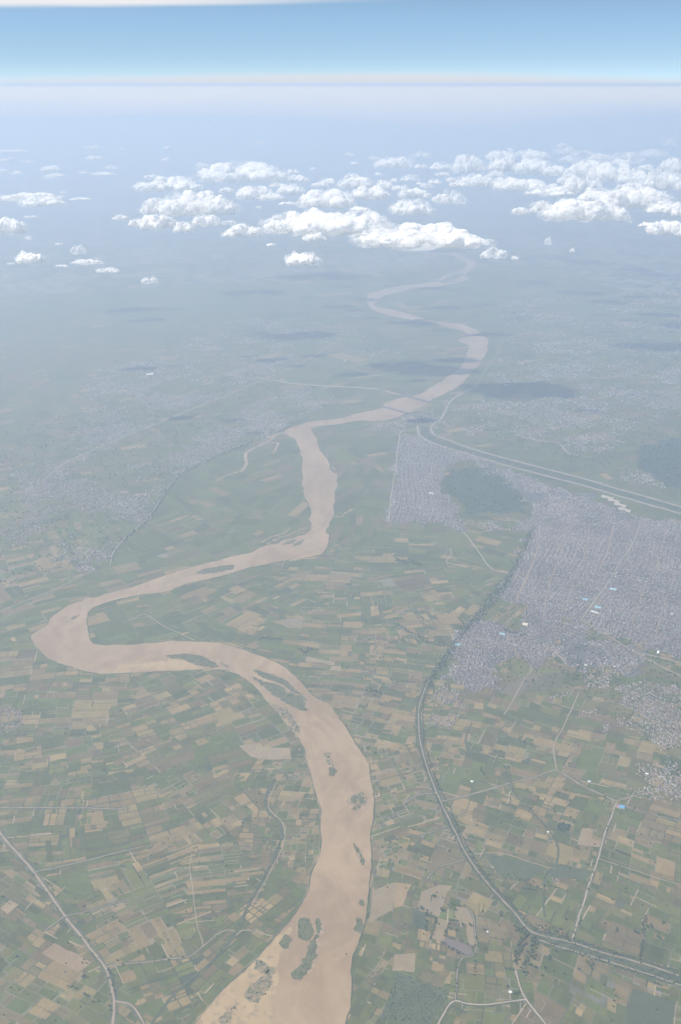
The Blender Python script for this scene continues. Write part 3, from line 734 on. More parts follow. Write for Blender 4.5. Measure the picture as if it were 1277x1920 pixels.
# ------------------------------------------------------------------ towns
rows_ = []
TOWNS = [  # name, outline, spacing, house size, density, dirs, colours
 ('dense', [(1000,965),(1040,975),(1300,990),(1300,1245),(1240,1228),(1180,1205),(1110,1178),(1062,1166),(1040,1228),(1010,1250),(1000,1215),(950,1232),(900,1212),(868,1202),(905,1165),(950,1176),(1000,1152),(960,1132),(932,1112),(950,1082),(985,1032)], 15, 12.5, .86, (1088,1165,1203,975)),
 ('lobe', [(870,1185),(1000,1172),(1010,1238),(950,1216),(935,1242),(940,1300),(880,1292),(826,1272),(850,1225)], 14, 11.5, .84, (880,1290,930,1190)),
 ('walled', [(745,815),(800,818),(850,842),(920,864),(870,864),(835,880),(825,905),(848,937),(865,990),(800,986),(728,978),(738,900)], 17, 14, .86, (728,978,745,850)),
 ('strip', [(920,867),(1100,932),(1180,962),(1300,985),(1300,1000),(1000,966),(985,940),(930,900),(880,870)], 19, 15, .72, (1000,890,1188,945)),
 ('strip2', [(868,975),(1000,968),(998,1000),(870,985)], 19, 15, .5, (868,975,1000,968)),
 ('lower', [(1150,1290),(1180,1270),(1300,1300),(1300,1490),(1230,1475),(1180,1462),(1190,1432),(1240,1420),(1205,1382),(1130,1372),(1140,1342),(1200,1350)], 15, 11.5, .46, (1168,1210,1290,1270)),
 ('lowerleft', [(1060,1165),(1110,1180),(1200,1230),(1180,1262),(1130,1243),(1080,1262),(1040,1230)], 16, 13, .78, (1168,1210,1290,1270)),
 ('mid', [(1130,1243),(1200,1262),(1180,1275),(1140,1300),(1090,1290),(1080,1265)], 17, 12, .5, (1168,1210,1290,1270)),
 ('small', [(1018,1300),(1060,1292),(1078,1312),(1070,1332),(1020,1325)], 15, 11, .6, (1083,1301,1038,1400)),
 ('small2', [(1080,1320),(1120,1310),(1130,1340),(1090,1350)], 18, 11, .35, (1083,1301,1038,1400)),
 ('bankside', [(826,1272),(880,1292),(870,1330),(812,1322),(806,1298)], 16, 11, .55, (880,1290,930,1190)),
 ('bankside2', [(808,1335),(850,1345),(835,1368),(800,1362)], 17, 11, .45, (880,1290,930,1190)),
 ('leftedge', [(-60,1330),(30,1340),(48,1372),(40,1405),(-60,1420)], 15, 11, .72, (0,1400,60,1385)),
 ('hamlet', [(905,1622),(922,1618),(948,1632),(946,1645),(926,1646),(912,1638)], 14, 10, .5, (905,1622,948,1632)),
 ('hamlet2', [(1024,1640),(1034,1648),(1070,1650),(1066,1660),(1030,1655)], 15, 10, .55, (1024,1640,1070,1652)),
 ('hamlet3', [(950,1655),(975,1657),(972,1668),(952,1664)], 16, 10, .4, (950,1655,975,1657)),
 ('roadside', [(1170,1470),(1215,1485),(1260,1490),(1300,1470),(1300,1490),(1240,1500),(1170,1492)], 17, 11, .4, (1156,1502,1277,1475)),
 ('leftA', [(200,905),(330,890),(270,975),(212,1040),(160,1075),(90,1060),(60,1000),(40,930),(90,880)], 26, 19, .55, (120,1000,276,900)),
 ('leftB', [(320,850),(400,800),(540,795),(470,845),(430,842),(346,885),(270,905),(220,890)], 21, 17, .75, (321,783,496,711)),
 ('leftC', [(430,795),(470,760),(560,722),(640,745),(560,792),(480,815)], 22, 17, .72, (430,800,560,720)),
 ('leftD', [(150,800),(300,730),(420,690),(560,660),(500,705),(330,778),(160,848)], 30, 22, .6, (160,850,496,711)),
 ('leftE', [(20,880),(120,830),(150,800),(250,810),(60,930)], 34, 22, .4, (160,850,496,711)),
 ('leftF', [(180,690),(420,650),(560,640),(430,690),(300,730),(150,790)], 40, 28, .38, (160,850,496,711)),
 ('leftG', [(0,1000),(60,1000),(90,1060),(60,1095),(0,1110)], 30, 18, .3, (120,1000,276,900)),
 ('rightA', [(900,752),(960,725),(1060,745),(1180,730),(1300,700),(1300,780),(1200,800),(1150,850),(1080,850),(960,810),(880,815),(830,800),(850,762)], 30, 22, .5, (965,815,1110,770)),
 ('rightB', [(1100,770),(1200,730),(1300,740),(1300,660),(1180,690),(1080,720)], 34, 25, .42, (965,815,1110,770)),
 ('rightC', [(940,640),(1060,640),(1180,620),(1300,600),(1300,690),(1100,715),(980,720),(905,735)], 44, 30, .35, (965,815,1110,770)),
 ('rightD', [(1130,880),(1210,880),(1250,915),(1160,905)], 26, 20, .4, (1130,880,1250,915)),
 ('riverside', [(782,775),(850,745),(830,800),(790,800),(750,812),(690,806),(700,795),(750,790)], 24, 18, .5, (690,800,790,780)),
 ('farA', [(940,560),(1300,540),(1300,600),(1100,630),(950,640)], 60, 38, .25, (965,815,1110,770)),
 ('farB', [(380,600),(680,590),(690,640),(560,650),(300,660)], 60, 36, .2, (160,850,496,711)),
 ('loop', [(640,665),(700,650),(760,655),(700,690),(640,690)], 45, 26, .15, (640,690,760,655)),
]
ROOF = 0.50 * np.array((1.08, 0.98, 0.95)) * np.array([(0.36,0.34,0.32),(0.29,0.27,0.26),(0.42,0.395,0.37),(0.22,0.205,0.195),(0.33,0.27,0.225),(0.40,0.345,0.28),(0.17,0.165,0.165),(0.85,0.83,0.80),(0.26,0.29,0.33)])
ROOFP = np.array([.17,.18,.14,.16,.13,.08,.08,.03,.03])
WALL = 0.8 * np.array([(0.40,0.36,0.31),(0.30,0.24,0.20),(0.45,0.42,0.38),(0.24,0.20,0.17)])
ROOF_WORD = ['pale grey','grey','whitish','dark grey','brick-brown','tan','dark','white','blue-grey']
HX = []   # x, y, w, d, h, angle, roof index, town index
for ti, (nm, px, spc, size, den, dd) in enumerate(TOWNS):
    poly = ground_poly(px)
    spc, size = spc * 0.76, size * 0.70
    if nm.startswith(('left', 'far', 'loop')): den = min(.62, den * .95); spc *= 0.9; size *= 0.85
    a = at(dd[2], dd[3]) - at(dd[0], dd[1]); a /= np.linalg.norm(a); b = np.array([-a[1], a[0]])
    c0 = poly.mean(0)
    loc = np.c_[(poly - c0) @ a, (poly - c0) @ b]
    us = np.arange(loc[:, 0].min(), loc[:, 0].max(), spc); vs = np.arange(loc[:, 1].min(), loc[:, 1].max(), spc)
    U, Vv = np.meshgrid(us, vs, indexing='ij')
    iu, iv = np.meshgrid(np.arange(len(us)), np.arange(len(vs)), indexing='ij')
    keep = (iv % 3 != 2) | (rng.random(U.shape) < 0.35)
    keep &= (iu % 9 != 8) | (rng.random(U.shape) < 0.2)
    U = U[keep]; Vv = Vv[keep]
    Q = c0 + U[:, None] * a + Vv[:, None] * b
    Q = Q + np.c_[30*np.sin(Q[:,1]/260)+14*np.sin(Q[:,0]/90), 30*np.sin(Q[:,0]/240)+14*np.sin(Q[:,1]/100)]
    Q += rng.normal(0, spc * 0.24, Q.shape)
    ins = inside(rough_edge(densify(poly, 25, True, False), 42, 130, True, ti), Q)
    loose = 0.50 if den > 0.8 else 1.0 if den > .55 else 1.2
    ins &= rng.random(len(Q)) < np.clip(den + fbm(Q, 1.6 if nm.startswith(('left', 'right', 'far')) else 1.0) * loose * .8, 0.02, 0.97)
    ins &= ~inside(river_outline, Q)
    Q = Q[ins]
    for nmr, P, w, dist in road_lines:       # keep the carriageways free
        if np.min(np.linalg.norm(P - Q.mean(0), axis=1)) > 6000: continue
        box = (Q[:, 0] > P[:, 0].min() - 30) & (Q[:, 0] < P[:, 0].max() + 30) & (Q[:, 1] > P[:, 1].min() - 30) & (Q[:, 1] < P[:, 1].max() + 30)
        idx = np.nonzero(box)[0]
        if not len(idx): continue
        dmin = np.full(len(idx), 1e9)
        for s in range(0, len(P), 200):
            dmin = np.minimum(dmin, np.linalg.norm(Q[idx][:, None] - P[None, s:s + 200], axis=2).min(1))
        bad = idx[dmin < w / 2 + size * 0.75]
        msk = np.ones(len(Q), bool); msk[bad] = False
        Q = Q[msk]
    n = len(Q)
    w_ = size * rng.uniform(0.6, 1.35, n); d_ = size * rng.uniform(0.6, 1.25, n)
    bigb = rng.random(n) < 0.05
    w_[bigb] *= rng.uniform(1.4, 2.4, bigb.sum())
    h_ = rng.choice([3.4, 6.4, 6.6, 9.6, 9.8, 12.6], n, p=[.22, .24, .2, .17, .1, .07]) * 0.72
    ang = math.atan2(a[1], a[0]) + rng.normal(0, 0.22, n)
    ri = rng.choice(len(ROOF), n, p=ROOFP)
    HX.append(np.c_[Q, w_, d_, h_, ang, ri, np.full(n, ti)])
HX = np.vstack(HX)
px_, py_ = pix(HX[:, 0], HX[:, 1])
vis = (px_ > -90) & (px_ < 1370) & (py_ < 2000)
HX = HX[vis]; px_ = px_[vis]; py_ = py_[vis]
print('houses', len(HX))
inframe = (px_ > 3) & (px_ < 1274) & (py_ < 1917)
size_px = HX[:, 2] * FPX / np.sqrt(HX[:, 0]**2 + HX[:, 1]**2 + H*H) - 100 * ~inframe
order = np.argsort(-size_px)
near, rest = order[:300], order[300:]
# each of the 300 that show largest is a house of its own, from a few proto meshes
def house_mesh(ri, variant):
    """flat-roofed brick house with a parapet, a stair hut and dark door and window openings, unit footprint"""
    v, f, c = [], [], []
    def box(x0, x1, y0, y1, z0, z1, ct, cs):
        k = len(v)
        v.extend([(x0,y0,z0),(x1,y0,z0),(x1,y1,z0),(x0,y1,z0),(x0,y0,z1),(x1,y0,z1),(x1,y1,z1),(x0,y1,z1)])
        for q in ((4,5,6,7),(0,1,5,4),(1,2,6,5),(2,3,7,6),(3,0,4,7)):
            f.append([k + i for i in q])
        c.extend([ct, cs, cs, cs, cs])
    roof = ROOF[ri]; wl = WALL[variant % len(WALL)]
    box(-.5, .5, -.5, .5, 0, 1, roof, wl)
    t = 0.035
    for (x0, x1, y0, y1) in ((-.5,.5,-.5,-.5+t),(-.5,.5,.5-t,.5),(-.5,-.5+t,-.5+t,.5-t),(.5-t,.5,-.5+t,.5-t)):
        box(x0, x1, y0, y1, 1.0, 1.13, roof * 1.1, wl)
    box(.12, .42, .1 - .4 * (variant % 2), .42 - .4 * (variant % 2), 1.0, 1.36, roof * 0.95, wl)
    box(-.30, -.15, -.2, -.05, 1.0, 1.16, (0.03, 0.03, 0.03), (0.03, 0.03, 0.03))       # water tank
    for sx_ in (-.28, .05, .32):
        box(sx_ - .05, sx_ + .05, -.508, -.5, .55, .8, (.04, .04, .045), (.04, .04, .045))
    box(-.09, .03, -.508, -.5, 0, .38, (.12, .07, .05), (.12, .07, .05))
    return mesh('house', v, f, M['masonry'], np.array(c))
protos = {}
TOWN_TEXT = {'dense': 'in the dense town right of the embankment', 'lobe': 'in the town lobe beside the embankment', 'lower': 'in the lower town at the right edge',
 'mid': 'on the lower fringe of the dense town', 'small': 'in the little cluster left of the town dirt road', 'small2': 'scattered right of the town dirt road', 'bankside': 'in the settlement right of the embankment bend',
 'bankside2': 'in the small group beside the embankment curve', 'leftedge': 'in the village at the left edge of the photo', 'hamlet': 'in the hamlet left of the dark green field', 'hamlet2': 'in the hamlet row by the stream',
 'hamlet3': 'in the tiny group below the first hamlet', 'roadside': 'strung along the dirt road near the blue shed'}
for i in near:
    x, y, w_, d_, h_, ang, ri, ti = HX[i]
    ri, ti = int(ri), int(ti)
    key = (ri, int(rng.integers(3)))
    if key not in protos: protos[key] = house_mesh(*key)
    o = link('house', protos[key])
    o.location = (x, y, 0.7); o.scale = (w_, d_, h_); o.rotation_euler = (0, 0, ang)
    where = TOWN_TEXT.get(TOWNS[ti][0], 'in the dense town')
    tag(o, f'small flat {ROOF_WORD[ri]} roofed house {where}', 'house', f'{ROOF_WORD[ri]} roofed houses {where}')
# the others: one mass of flat-roofed houses
def box_mass(B, roofc, wallc):
    n = len(B)
    ca, sa = np.cos(B[:, 5]), np.sin(B[:, 5])
    base = np.array([(-.5,-.5),(.5,-.5),(.5,.5),(-.5,.5)])
    X = base[None, :, 0] * B[:, 2:3]; Y = base[None, :, 1] * B[:, 3:4]
    gx = B[:, 0:1] + X * ca[:, None] - Y * sa[:, None]; gy = B[:, 1:2] + X * sa[:, None] + Y * ca[:, None]
    V = np.zeros((n, 8, 3)); V[:, :4, 0] = gx; V[:, 4:, 0] = gx; V[:, :4, 1] = gy; V[:, 4:, 1] = gy
    V[:, :4, 2] = 0.0; V[:, 4:, 2] = B[:, 4:5] + 0.7
    q = np.array([(4,5,6,7),(0,1,5,4),(1,2,6,5),(2,3,7,6),(3,0,4,7)])
    F = (np.arange(n)[:, None, None] * 8 + q[None]).reshape(-1, 4)
    Cc = np.repeat(wallc[:, None], 5, axis=1); Cc[:, 0] = roofc
    return V.reshape(-1, 3), F, Cc.reshape(-1, 3)
B = HX[rest]
rc = ROOF[B[:, 6].astype(int)] * (1 - 0.05 * np.clip((np.hypot(B[:, 0], B[:, 1]) - 7500) / 4000, 0, 1))[:, None] * (0.92 + 0.30 * fbm(B[:, :2] + 7000))[:, None] * rng.uniform(0.85, 1.15, (len(B), 1))
wc = WALL[rng.integers(len(WALL), size=len(B))]
hv, hf, hc = box_mass(B, rc, wc)
mass = link('town_houses', mesh('town_houses', hv, hf, M['masonry'], hc))
tag(mass, 'packed mass of flat-roofed grey and tan town houses reaching into the haze', kind='stuff')
for k in range(46):
    wx, wy = [(40, 520), (660, 1060)] if k < 28 else [(900, 1270), (640, 900)]
    q = at(rng.uniform(*wx), rng.uniform(*wy)) ; r_ = rng.uniform(14, 60)
    if inside(river_outline, q[None])[0] or np.min(np.linalg.norm(HX[:, :2] - q, axis=1)) > 60: continue
    th = np.linspace(0, 2 * math.pi, 40)[:-1]
    P = q + np.c_[np.cos(th) * r_ * rng.uniform(.8, 1.6), np.sin(th) * r_] 
    P = rough_edge(P, r_ * .22, r_ * .6, True, 700 + k)
    o = link('bare_ground', slab('bare_ground', P, 0.0, 0.92 + 0.003 * k, M['townsoil'] if k % 3 == 1 else M['dirt_road']))
    tag(o, 'bare earth clearing among the hazy far suburbs', kind='structure')
# bare swept ground under the settlements
for ti, (nm, px, spc, size, den, dd) in enumerate(TOWNS):
    if den < 0.6 or nm in ('small', 'leftedge') or nm.startswith('left'): continue
    P = rough_edge(densify(ground_poly(px), 25, True, False), 42, 130, True, ti)
    o = link('town_ground', slab('town_ground', P, 0.0, 0.82 + 0.003 * ti, M['townsoil']))
    tag(o, 'trodden grey-brown earth between the houses of a settlement', kind='structure')

# ------------------------------------------------------------------ single buildings
def gable_shed(px, py, w, d, h, dirpx, roofc, label, wallc=(0.5,0.48,0.45), annex=None, name='shed'):
    root = bpy.data.objects.new(name, None); COL.objects.link(root)
    x, y = at(px, py); dx, dy = at(*dirpx) - at(px, py)
    root.location = (x, y, 0.8); root.rotation_euler = (0, 0, math.atan2(dy, dx))
    tag(root, label, name)
    hw, hd = w / 2, d / 2
    v = [(-hw,-hd,0),(hw,-hd,0),(hw,hd,0),(-hw,hd,0),(-hw,-hd,h),(hw,-hd,h),(hw,hd,h),(-hw,hd,h),(-hw,0,h+d*.16),(hw,0,h+d*.16)]
    f = [(0,1,5,4),(2,3,7,6),(1,2,6,9,5),(3,0,4,8,7)]
    link('wall', mesh('wall', v, f, flat_mat(wallc)), root)
    e = 0.6
    rv_ = [(-hw-e,-hd-e,h-.1),(hw+e,-hd-e,h-.1),(hw+e,0,h+d*.16+.25),(-hw-e,0,h+d*.16+.25),(hw+e,hd+e,h-.1),(-hw-e,hd+e,h-.1)]
    rv_ += [(a_, b_, c_ - 0.2) for a_, b_, c_ in rv_]
    rf_ = [(0,1,2,3),(3,2,4,5),(6,9,8,7),(9,11,10,8),(0,6,7,1),(5,4,10,11),(1,7,8,2),(2,8,10,4),(0,3,9,6),(3,5,11,9)]
    link('roof', mesh('roof', rv_, rf_, flat_mat(roofc)), root)
    dm = [(-w*.12,-hd-.05,0),(w*.12,-hd-.05,0),(w*.12,-hd-.05,h*.7),(-w*.12,-hd-.05,h*.7),(-w*.12,-hd-.2,0),(w*.12,-hd-.2,0),(w*.12,-hd-.2,h*.7),(-w*.12,-hd-.2,h*.7)]
    link('door', mesh('door', dm, [(4,5,6,7),(4,7,3,0),(5,1,2,6),(7,6,2,3)], flat_mat((0.12,0.11,0.10))), root)
    return root
_fm = {}
def flat_mat(c):
    c = tuple(c)
    if c not in _fm:
        _fm[c] = mottled('painted_sheet', c, tuple(q * 0.85 for q in c), 0.12, tuple(q * 0.7 for q in c), 0.4)
    return _fm[c]
gable_shed(1166, 1514, 28, 26, 6, (1176,1516), (0.13,0.30,0.48), 'bright blue-roofed shed at the dirt road crossing on the right')
gable_shed(1159, 1513, 16, 20, 5, (1169,1515), (0.38,0.19,0.17), 'dull red-roofed shed touching the left side of the blue one')
gable_shed(858, 1210, 34, 26, 7, (868,1211), (0.22,0.38,0.46), 'pale blue-roofed shed beside the embankment road')
gable_shed(1115, 1149, 60, 14, 7, (1125,1152), (0.62,0.62,0.60), 'long bright white shed in the dense town')
gable_shed(1122, 1140, 46, 30, 7, (1132,1143), (0.22,0.40,0.46), 'teal-roofed hall behind the long white shed')
gable_shed(1150, 1106, 50, 26, 8, (1160,1108), (0.30,0.48,0.55), 'pale blue hall right of the main street in town')
gable_shed(1098, 1125, 40, 26, 7, (1108,1127), (0.24,0.38,0.48), 'blue-grey hall left of the main street in town')
gable_shed(942, 1190, 40, 24, 7, (952,1192), (0.25,0.45,0.52), 'blue-green roofed hall in the town lobe')
gable_shed(985, 1172, 36, 30, 9, (995,1174), (0.62,0.52,0.38), 'tan-roofed hall on the upper edge of the town lobe')
gable_shed(809, 926, 46, 22, 8, (819,928), (0.60,0.60,0.59), 'bright white hall in the walled suburb')
gable_shed(281, 703, 90, 46, 12, (291,702), (0.85,0.80,0.74), 'lone bright white and cream depot in the far left town')
gable_shed(1098, 1248, 18, 12, 6, (1108,1250), (0.58,0.58,0.56), 'small white building on the lower edge of the dense town')
gable_shed(1260, 1152, 22, 14, 6, (1270,1153), (0.58,0.58,0.56), 'small white building in the dense town near the right edge')
gable_shed(1234, 1224, 14, 36, 7, (1244,1226), (0.72,0.71,0.68), 'pale upright warehouse among trees in the lower town')
gable_shed(1028, 1561, 12, 9, 4, (1038,1563), (0.62,0.62,0.60), 'tiny white pump house beside the winding stream')
gable_shed(914, 1748, 8, 8, 4, (924,1749), (0.62,0.62,0.60), 'tiny white hut alone in the green field')
gable_shed(885, 1466, 14, 12, 4, (895,1468), (0.62,0.62,0.60), 'small white farmhouse in the field left of the stream')
gable_shed(1105, 1466, 16, 12, 4, (1115,1468), (0.45,0.52,0.58), 'blue-grey barn beside the field road')
gable_shed(957, 1861, 13, 11, 4, (967,1862), (0.62,0.62,0.58), 'pale round-looking hut left of the bottom pale road')
gable_shed(1213, 1452, 16, 10, 5, (1223,1454), (0.80,0.79,0.75), 'white house on the edge of the lower town')
for k, (a_, b_, lb) in enumerate([(1140,934,'leftmost'),(1152,940,'second from left'),(1164,948,'third from left'),(1172,957,'rightmost and nearest')]):
    gable_shed(a_, b_, 120, 40, 10, (a_ + 10, b_ + 3), (0.34,0.29,0.22), f'long tan warehouse below the canal road, {lb} of four')

# ------------------------------------------------------------------ trees
def lump(seed, sub, squash=1.0):
    r = np.random.default_rng(seed)
    bm = bmesh.new(); bmesh.ops.create_icosphere(bm, subdivisions=sub, radius=1.0)
    dirs = r.normal(size=(9, 3)); dirs /= np.linalg.norm(dirs, axis=1)[:, None]
    amp = r.uniform(-0.28, 0.42, 9)
    V = np.array([v.co[:] for v in bm.verts])
    s = 1 + (amp[None] * np.clip((V @ dirs.T - 0.55) / 0.45, 0, 1)).sum(1)
    V = V * s[:, None] * r.uniform(0.88, 1.12, (len(V), 1)); V[:, 2] *= squash
    F = [[v.index for v in f.verts] for f in bm.faces]
    bm.free()
    return V, F
def tree_proto(seed):
    """trunk with limbs and a crown of leaf clumps; unit = 1 m, about 12 m tall"""
    r = np.random.default_rng(seed)
    v, f, mi = [], [], []
    k = 6
    def limb(p, q, r0, r1):
        p, q = np.array(p), np.array(q)
        b0 = len(v)
        d = q - p; d = d / np.linalg.norm(d)
        s = np.cross(d, (0.3, 0.9, 0.2)); s /= np.linalg.norm(s); t2 = np.cross(d, s)
        for c, rr in ((p, r0), (q, r1)):
            for i in range(k):
                a = 2 * math.pi * i / k
                v.append(c + rr * (math.cos(a) * s + math.sin(a) * t2))
        for i in range(k):
            f.append((b0 + i, b0 + (i + 1) % k, b0 + k + (i + 1) % k, b0 + k + i)); mi.append(1)
    limb((0, 0, 0), (0.1, 0, 4.2), 0.38, 0.26)
    for j in range(4):
        a = j * 1.6 + r.uniform(0, .5)
        limb((0.1, 0, 3.4 + .3 * j), (2.3 * math.cos(a), 2.3 * math.sin(a), 6.6 + r.uniform(-.5, 1)), 0.16, 0.07)
    for j in range(9):
        a = j * 2.4; rad = 2.7 * math.sqrt(j / 9)
        LV, LF = lump(seed * 20 + j, 1, 0.8)
        c = np.array((rad * math.cos(a), rad * math.sin(a), 7.2 + r.uniform(-1.2, 2.0) - rad * .35))
        b0 = len(v)
        v.extend(list(LV * r.uniform(1.5, 2.3) + c))
        for q in LF: f.append([b0 + i for i in q]); mi.append(0)
    for j in range(160):      # loose leaf sprays
        a, b = r.uniform(0, 2 * math.pi), r.uniform(-.4, 1.4)
        c = np.array((3.9 * math.cos(a) * math.cos(b), 3.9 * math.sin(a) * math.cos(b), 7.0 + 3.4 * math.sin(b))) * r.uniform(.85, 1.08)
        d1, d2 = r.normal(size=(2, 3)) * 0.35
        b0 = len(v); v.extend([c, c + d1, c + d1 + d2, c + d2]); f.append((b0, b0 + 1, b0 + 2, b0 + 3)); mi.append(0)
    me = mesh('tree', v, f, M['leaf_dark'] if seed % 2 else M['leaf_mid'])
    me.materials.append(M['bark'])
    me.polygons.foreach_set('material_index', np.array(mi, dtype=np.int32))
    return me
tree_pts = []      # x, y, scale, label key
def add_px(px, py, s, key): 
    x, y = at(px, py); tree_pts.append((x, y, s, key))
c1 = [(230,300,1.5),(245,298,1.3),(70,465,1.9),(150,490,1.0),(340,485,1.7),(140,520,1.1),(200,520,.8),(530,475,1.1),(135,630,1.3),(450,615,.9),(490,620,1.1),(520,625,1.1),(550,632,1.1),(620,670,1.1),(725,690,1.2),
 (440,660,1),(430,710,1),(460,725,1),(530,745,1.1),(545,755,.9),(385,775,1.2),(390,790,.9),(400,745,.9),(380,825,1.1),(435,850,.8),(460,855,.8),(490,862,.9),(680,930,1.1),(370,925,1),(435,975,.8),(475,1008,1.1),(555,1055,1.1),
 (120,700,1),(125,715,.9),(130,750,1),(880,495,.8),(1130,555,1.4),(1105,685,.9),(910,750,1.1),(800,850,1),(785,950,.9),(915,1000,.9),(275,640,.9),(100,800,.8),(120,545,1.1),(720,70,1),(20,465,1),(25,720,.9)]
for a, b, s in c1: add_px(780 + a / 7.094, 1640 + b / 7.094, s, 'in the bare tan fields right of the river')
for a, b, s in [(310,365,1.2),(290,420,1.1),(370,385,.8),(440,410,1.2),(550,375,1.1),(375,240,1.2),(395,250,1.1),(340,290,1.4),(335,305,1.2),(240,360,1.2),(640,495,.9),(730,485,.9),(800,520,.9),(810,560,1),(800,600,1),(795,640,.9),(780,740,1),(45,495,1),(455,20,1.3),(735,50,1),(1100,660,1.1),(1170,580,.8),(650,340,1.3),(630,350,1.3),(610,325,1.4),(640,370,1.2),(1110,480,1.1),(1090,470,1),(1130,490,1)]:
    add_px(940 + a / 3.79, 1720 + b / 3.79, s, 'dotting the brown fields below the canal at lower right')
for a, b, s in [(945,110,1.4),(970,120,1.3),(1035,70,1.3),(1070,78,1.1),(1110,145,1.5),(1125,152,1.3),(820,90,1.2),(815,100,1.1),(1150,40,1.2),(1145,45,1),(1030,20,1.1),(1060,60,1.2)]:
    add_px(940 + a / 3.79, 1720 + b / 3.79, s, 'in the fields above the canal at lower right')
for a, b, s in [(90,545,1.5),(120,540,1.4),(105,550,1.2),(40,500,1),(30,372,1.2),(60,375,1.3),(80,378,1.2)]:
    add_px(940 + a / 3.79, 1720 + b / 3.79, s, 'clustered by the pale hut left of the bottom pale road')
for a, b, s in [(580,1030,1.3),(600,1150,1.3),(620,1160,1.2),(690,1200,1),(590,1020,1.1),(825,910,1),(840,635,.8),(1180,655,1.1),(135,1115,.8),(120,885,1.2),(20,465,1.1),(480,1090,.9),(500,1095,.9),(975,850,.9),(1150,885,.9),(1200,880,.9),(720,578,.8),(610,930,.8),(580,925,.8),(780,1260,1),(770,1230,.9)]:
    add_px(a / 3.756, 1560 + b / 3.756, s, 'in the striped fields beside the left main road')
def along(px, step, spread, s0, s1, key, keep=1.0):
    P = densify(ground_poly(px), step)
    T = np.gradient(P, axis=0); T /= np.linalg.norm(T, axis=1)[:, None] + 1e-9
    for q, t_ in zip(P, T):
        if rng.random() > keep: continue
        o_ = rng.normal(0, spread)
        tree_pts.append((q[0] - t_[1] * o_, q[1] + t_[0] * o_, rng.uniform(s0, s1), key))
FIELDROW = 'in the hedgerows between the fields right of the river'
along([(818,1724),(812,1745),(805,1765)], 16, 2, .7, 1.1, FIELDROW)
along([(840,1697),(870,1700)], 18, 2, .6, 1.0, FIELDROW)
along([(828,1768),(850,1780),(868,1790)], 24, 2, .7, 1.1, FIELDROW)
along([(891,1790),(889,1830)], 20, 3, .6, 1, FIELDROW, .7)
along([(852,1876),(858,1816)], 22, 4, .6, 1, FIELDROW, .7)
along([(640+637-637,1775),(648,1790)], 30, 3, .5, .8, FIELDROW, .4)
along([(1142,1552),(1125,1600),(1100,1668),(1074,1760)], 34, 9, .6, 1.1, 'along the village road at right', .6)
along([(1209,1720),(1205,1760),(1198,1800)], 16, 4, .8, 1.2, 'in the dark row above the canal at right', .8)
along([(1022,1640),(1020,1700)], 28, 7, .6, 1.0, 'along the winding stream', .6)
along([(873,1390),(940,1430),(958,1475),(1018,1545),(1044,1600)], 26, 6, .6, 1.0, 'along the winding stream', .55)
along([(516,1460),(500,1518),(527,1575),(466,1696),(446,1743)], 36, 8, .5, .9, 'along the winding ditch near the left shore', .5)
along([(64,1640),(122,1722),(197,1818)], 40, 10, .5, .9, 'along the left main road', .5)
along([(200,1815),(276,1806),(356,1796)], 36, 5, .5, .9, 'along the farm track at lower left', .5)
along([(205,1820),(212,1870)], 16, 9, .6, 1, 'along the left main road', .7)
along([(130,1845),(175,1880)], 24, 3, .6, .9, 'in the striped fields beside the left main road', .6)
along([(900,1440),(905,1460)], 15, 12, .7, 1.1, 'beside the small white farmhouse', .8)
along([(905,1640),(1000,1655)], 14, 12, .6, 1.1, 'around the hamlets below the dark green field', .7)
along([(985,1668),(1040,1662)], 15, 9, .7, 1.2, 'around the hamlets below the dark green field', .7)
nspec = len(tree_pts)
BELT = 'belt'
along([(1001,990),(958,1078),(938,1113),(897,1158),(857,1203),(830,1243),(802,1284)], 4.5, 13, .7, 1.2, BELT)
along([(948,1088),(905,1140),(865,1185)], 7, 20, .8, 1.3, BELT)
along([(806,1284),(795,1321),(793,1361),(798,1400),(819,1465),(851,1535),(887,1608),(927,1661),(977,1716),(1004,1744)], 7, 5, .4, .8, BELT)
along([(798,1284),(783,1321),(780,1361),(785,1400),(805,1465),(837,1535),(873,1608),(913,1661)], 13, 4, .35, .65, BELT)
along([(1003,1743),(1069,1761),(1130,1780),(1196,1798),(1300,1829)], 6, 5, .4, .8, BELT)
along([(1003,1764),(1098,1794),(1209,1829),(1300,1856)], 14, 6, .5, .9, BELT)
along([(1002,1754),(1114,1788),(1240,1827),(1320,1850)], 13, 18, .5, .85, BELT)
along([(985,1756),(975,1780),(966,1808)], 5, 10, .8, 1.3, BELT)
along([(1002,1758),(996,1785),(986,1812)], 5, 10, .8, 1.3, BELT)
along([(990,1748),(975,1744),(965,1743)], 5, 12, .9, 1.4, BELT)
along([(980,1815),(990,1828)], 6, 14, .8, 1.3, BELT)
along([(1010,1738),(1040,1750),(1075,1760)], 9, 16, .7, 1.2, BELT)
along([(740,1170),(800,1201),(845,1216)], 8, 12, .8, 1.2, BELT, .8)
along([(945,1183),(985,1190)], 8, 20, .9, 1.3, BELT)
along([(1075,1275),(1100,1268),(1125,1262)], 6, 30, .9, 1.4, BELT)
along([(1150,1195),(1180,1205)], 9, 20, .9, 1.3, BELT, .6)
along([(685,1292),(715,1300)], 7, 14, .8, 1.2, BELT)
along([(742,1052),(788,1058)], 7, 16, .9, 1.3, BELT); along([(742,1047),(792,1060)], 9, 14, .9, 1.3, BELT)
along([(490,1195),(530,1200)], 8, 10, .8, 1.2, BELT)
along([(560,1218),(572,1225),(580,1215)], 9, 12, .8, 1.2, BELT)
along([(546,800),(441,842),(346,886),(321,911),(276,976),(230,1015)], 14, 14, .9, 1.4, BELT)
along([(1045,1548),(1068,1552)], 5, 16, .8, 1.2, BELT)
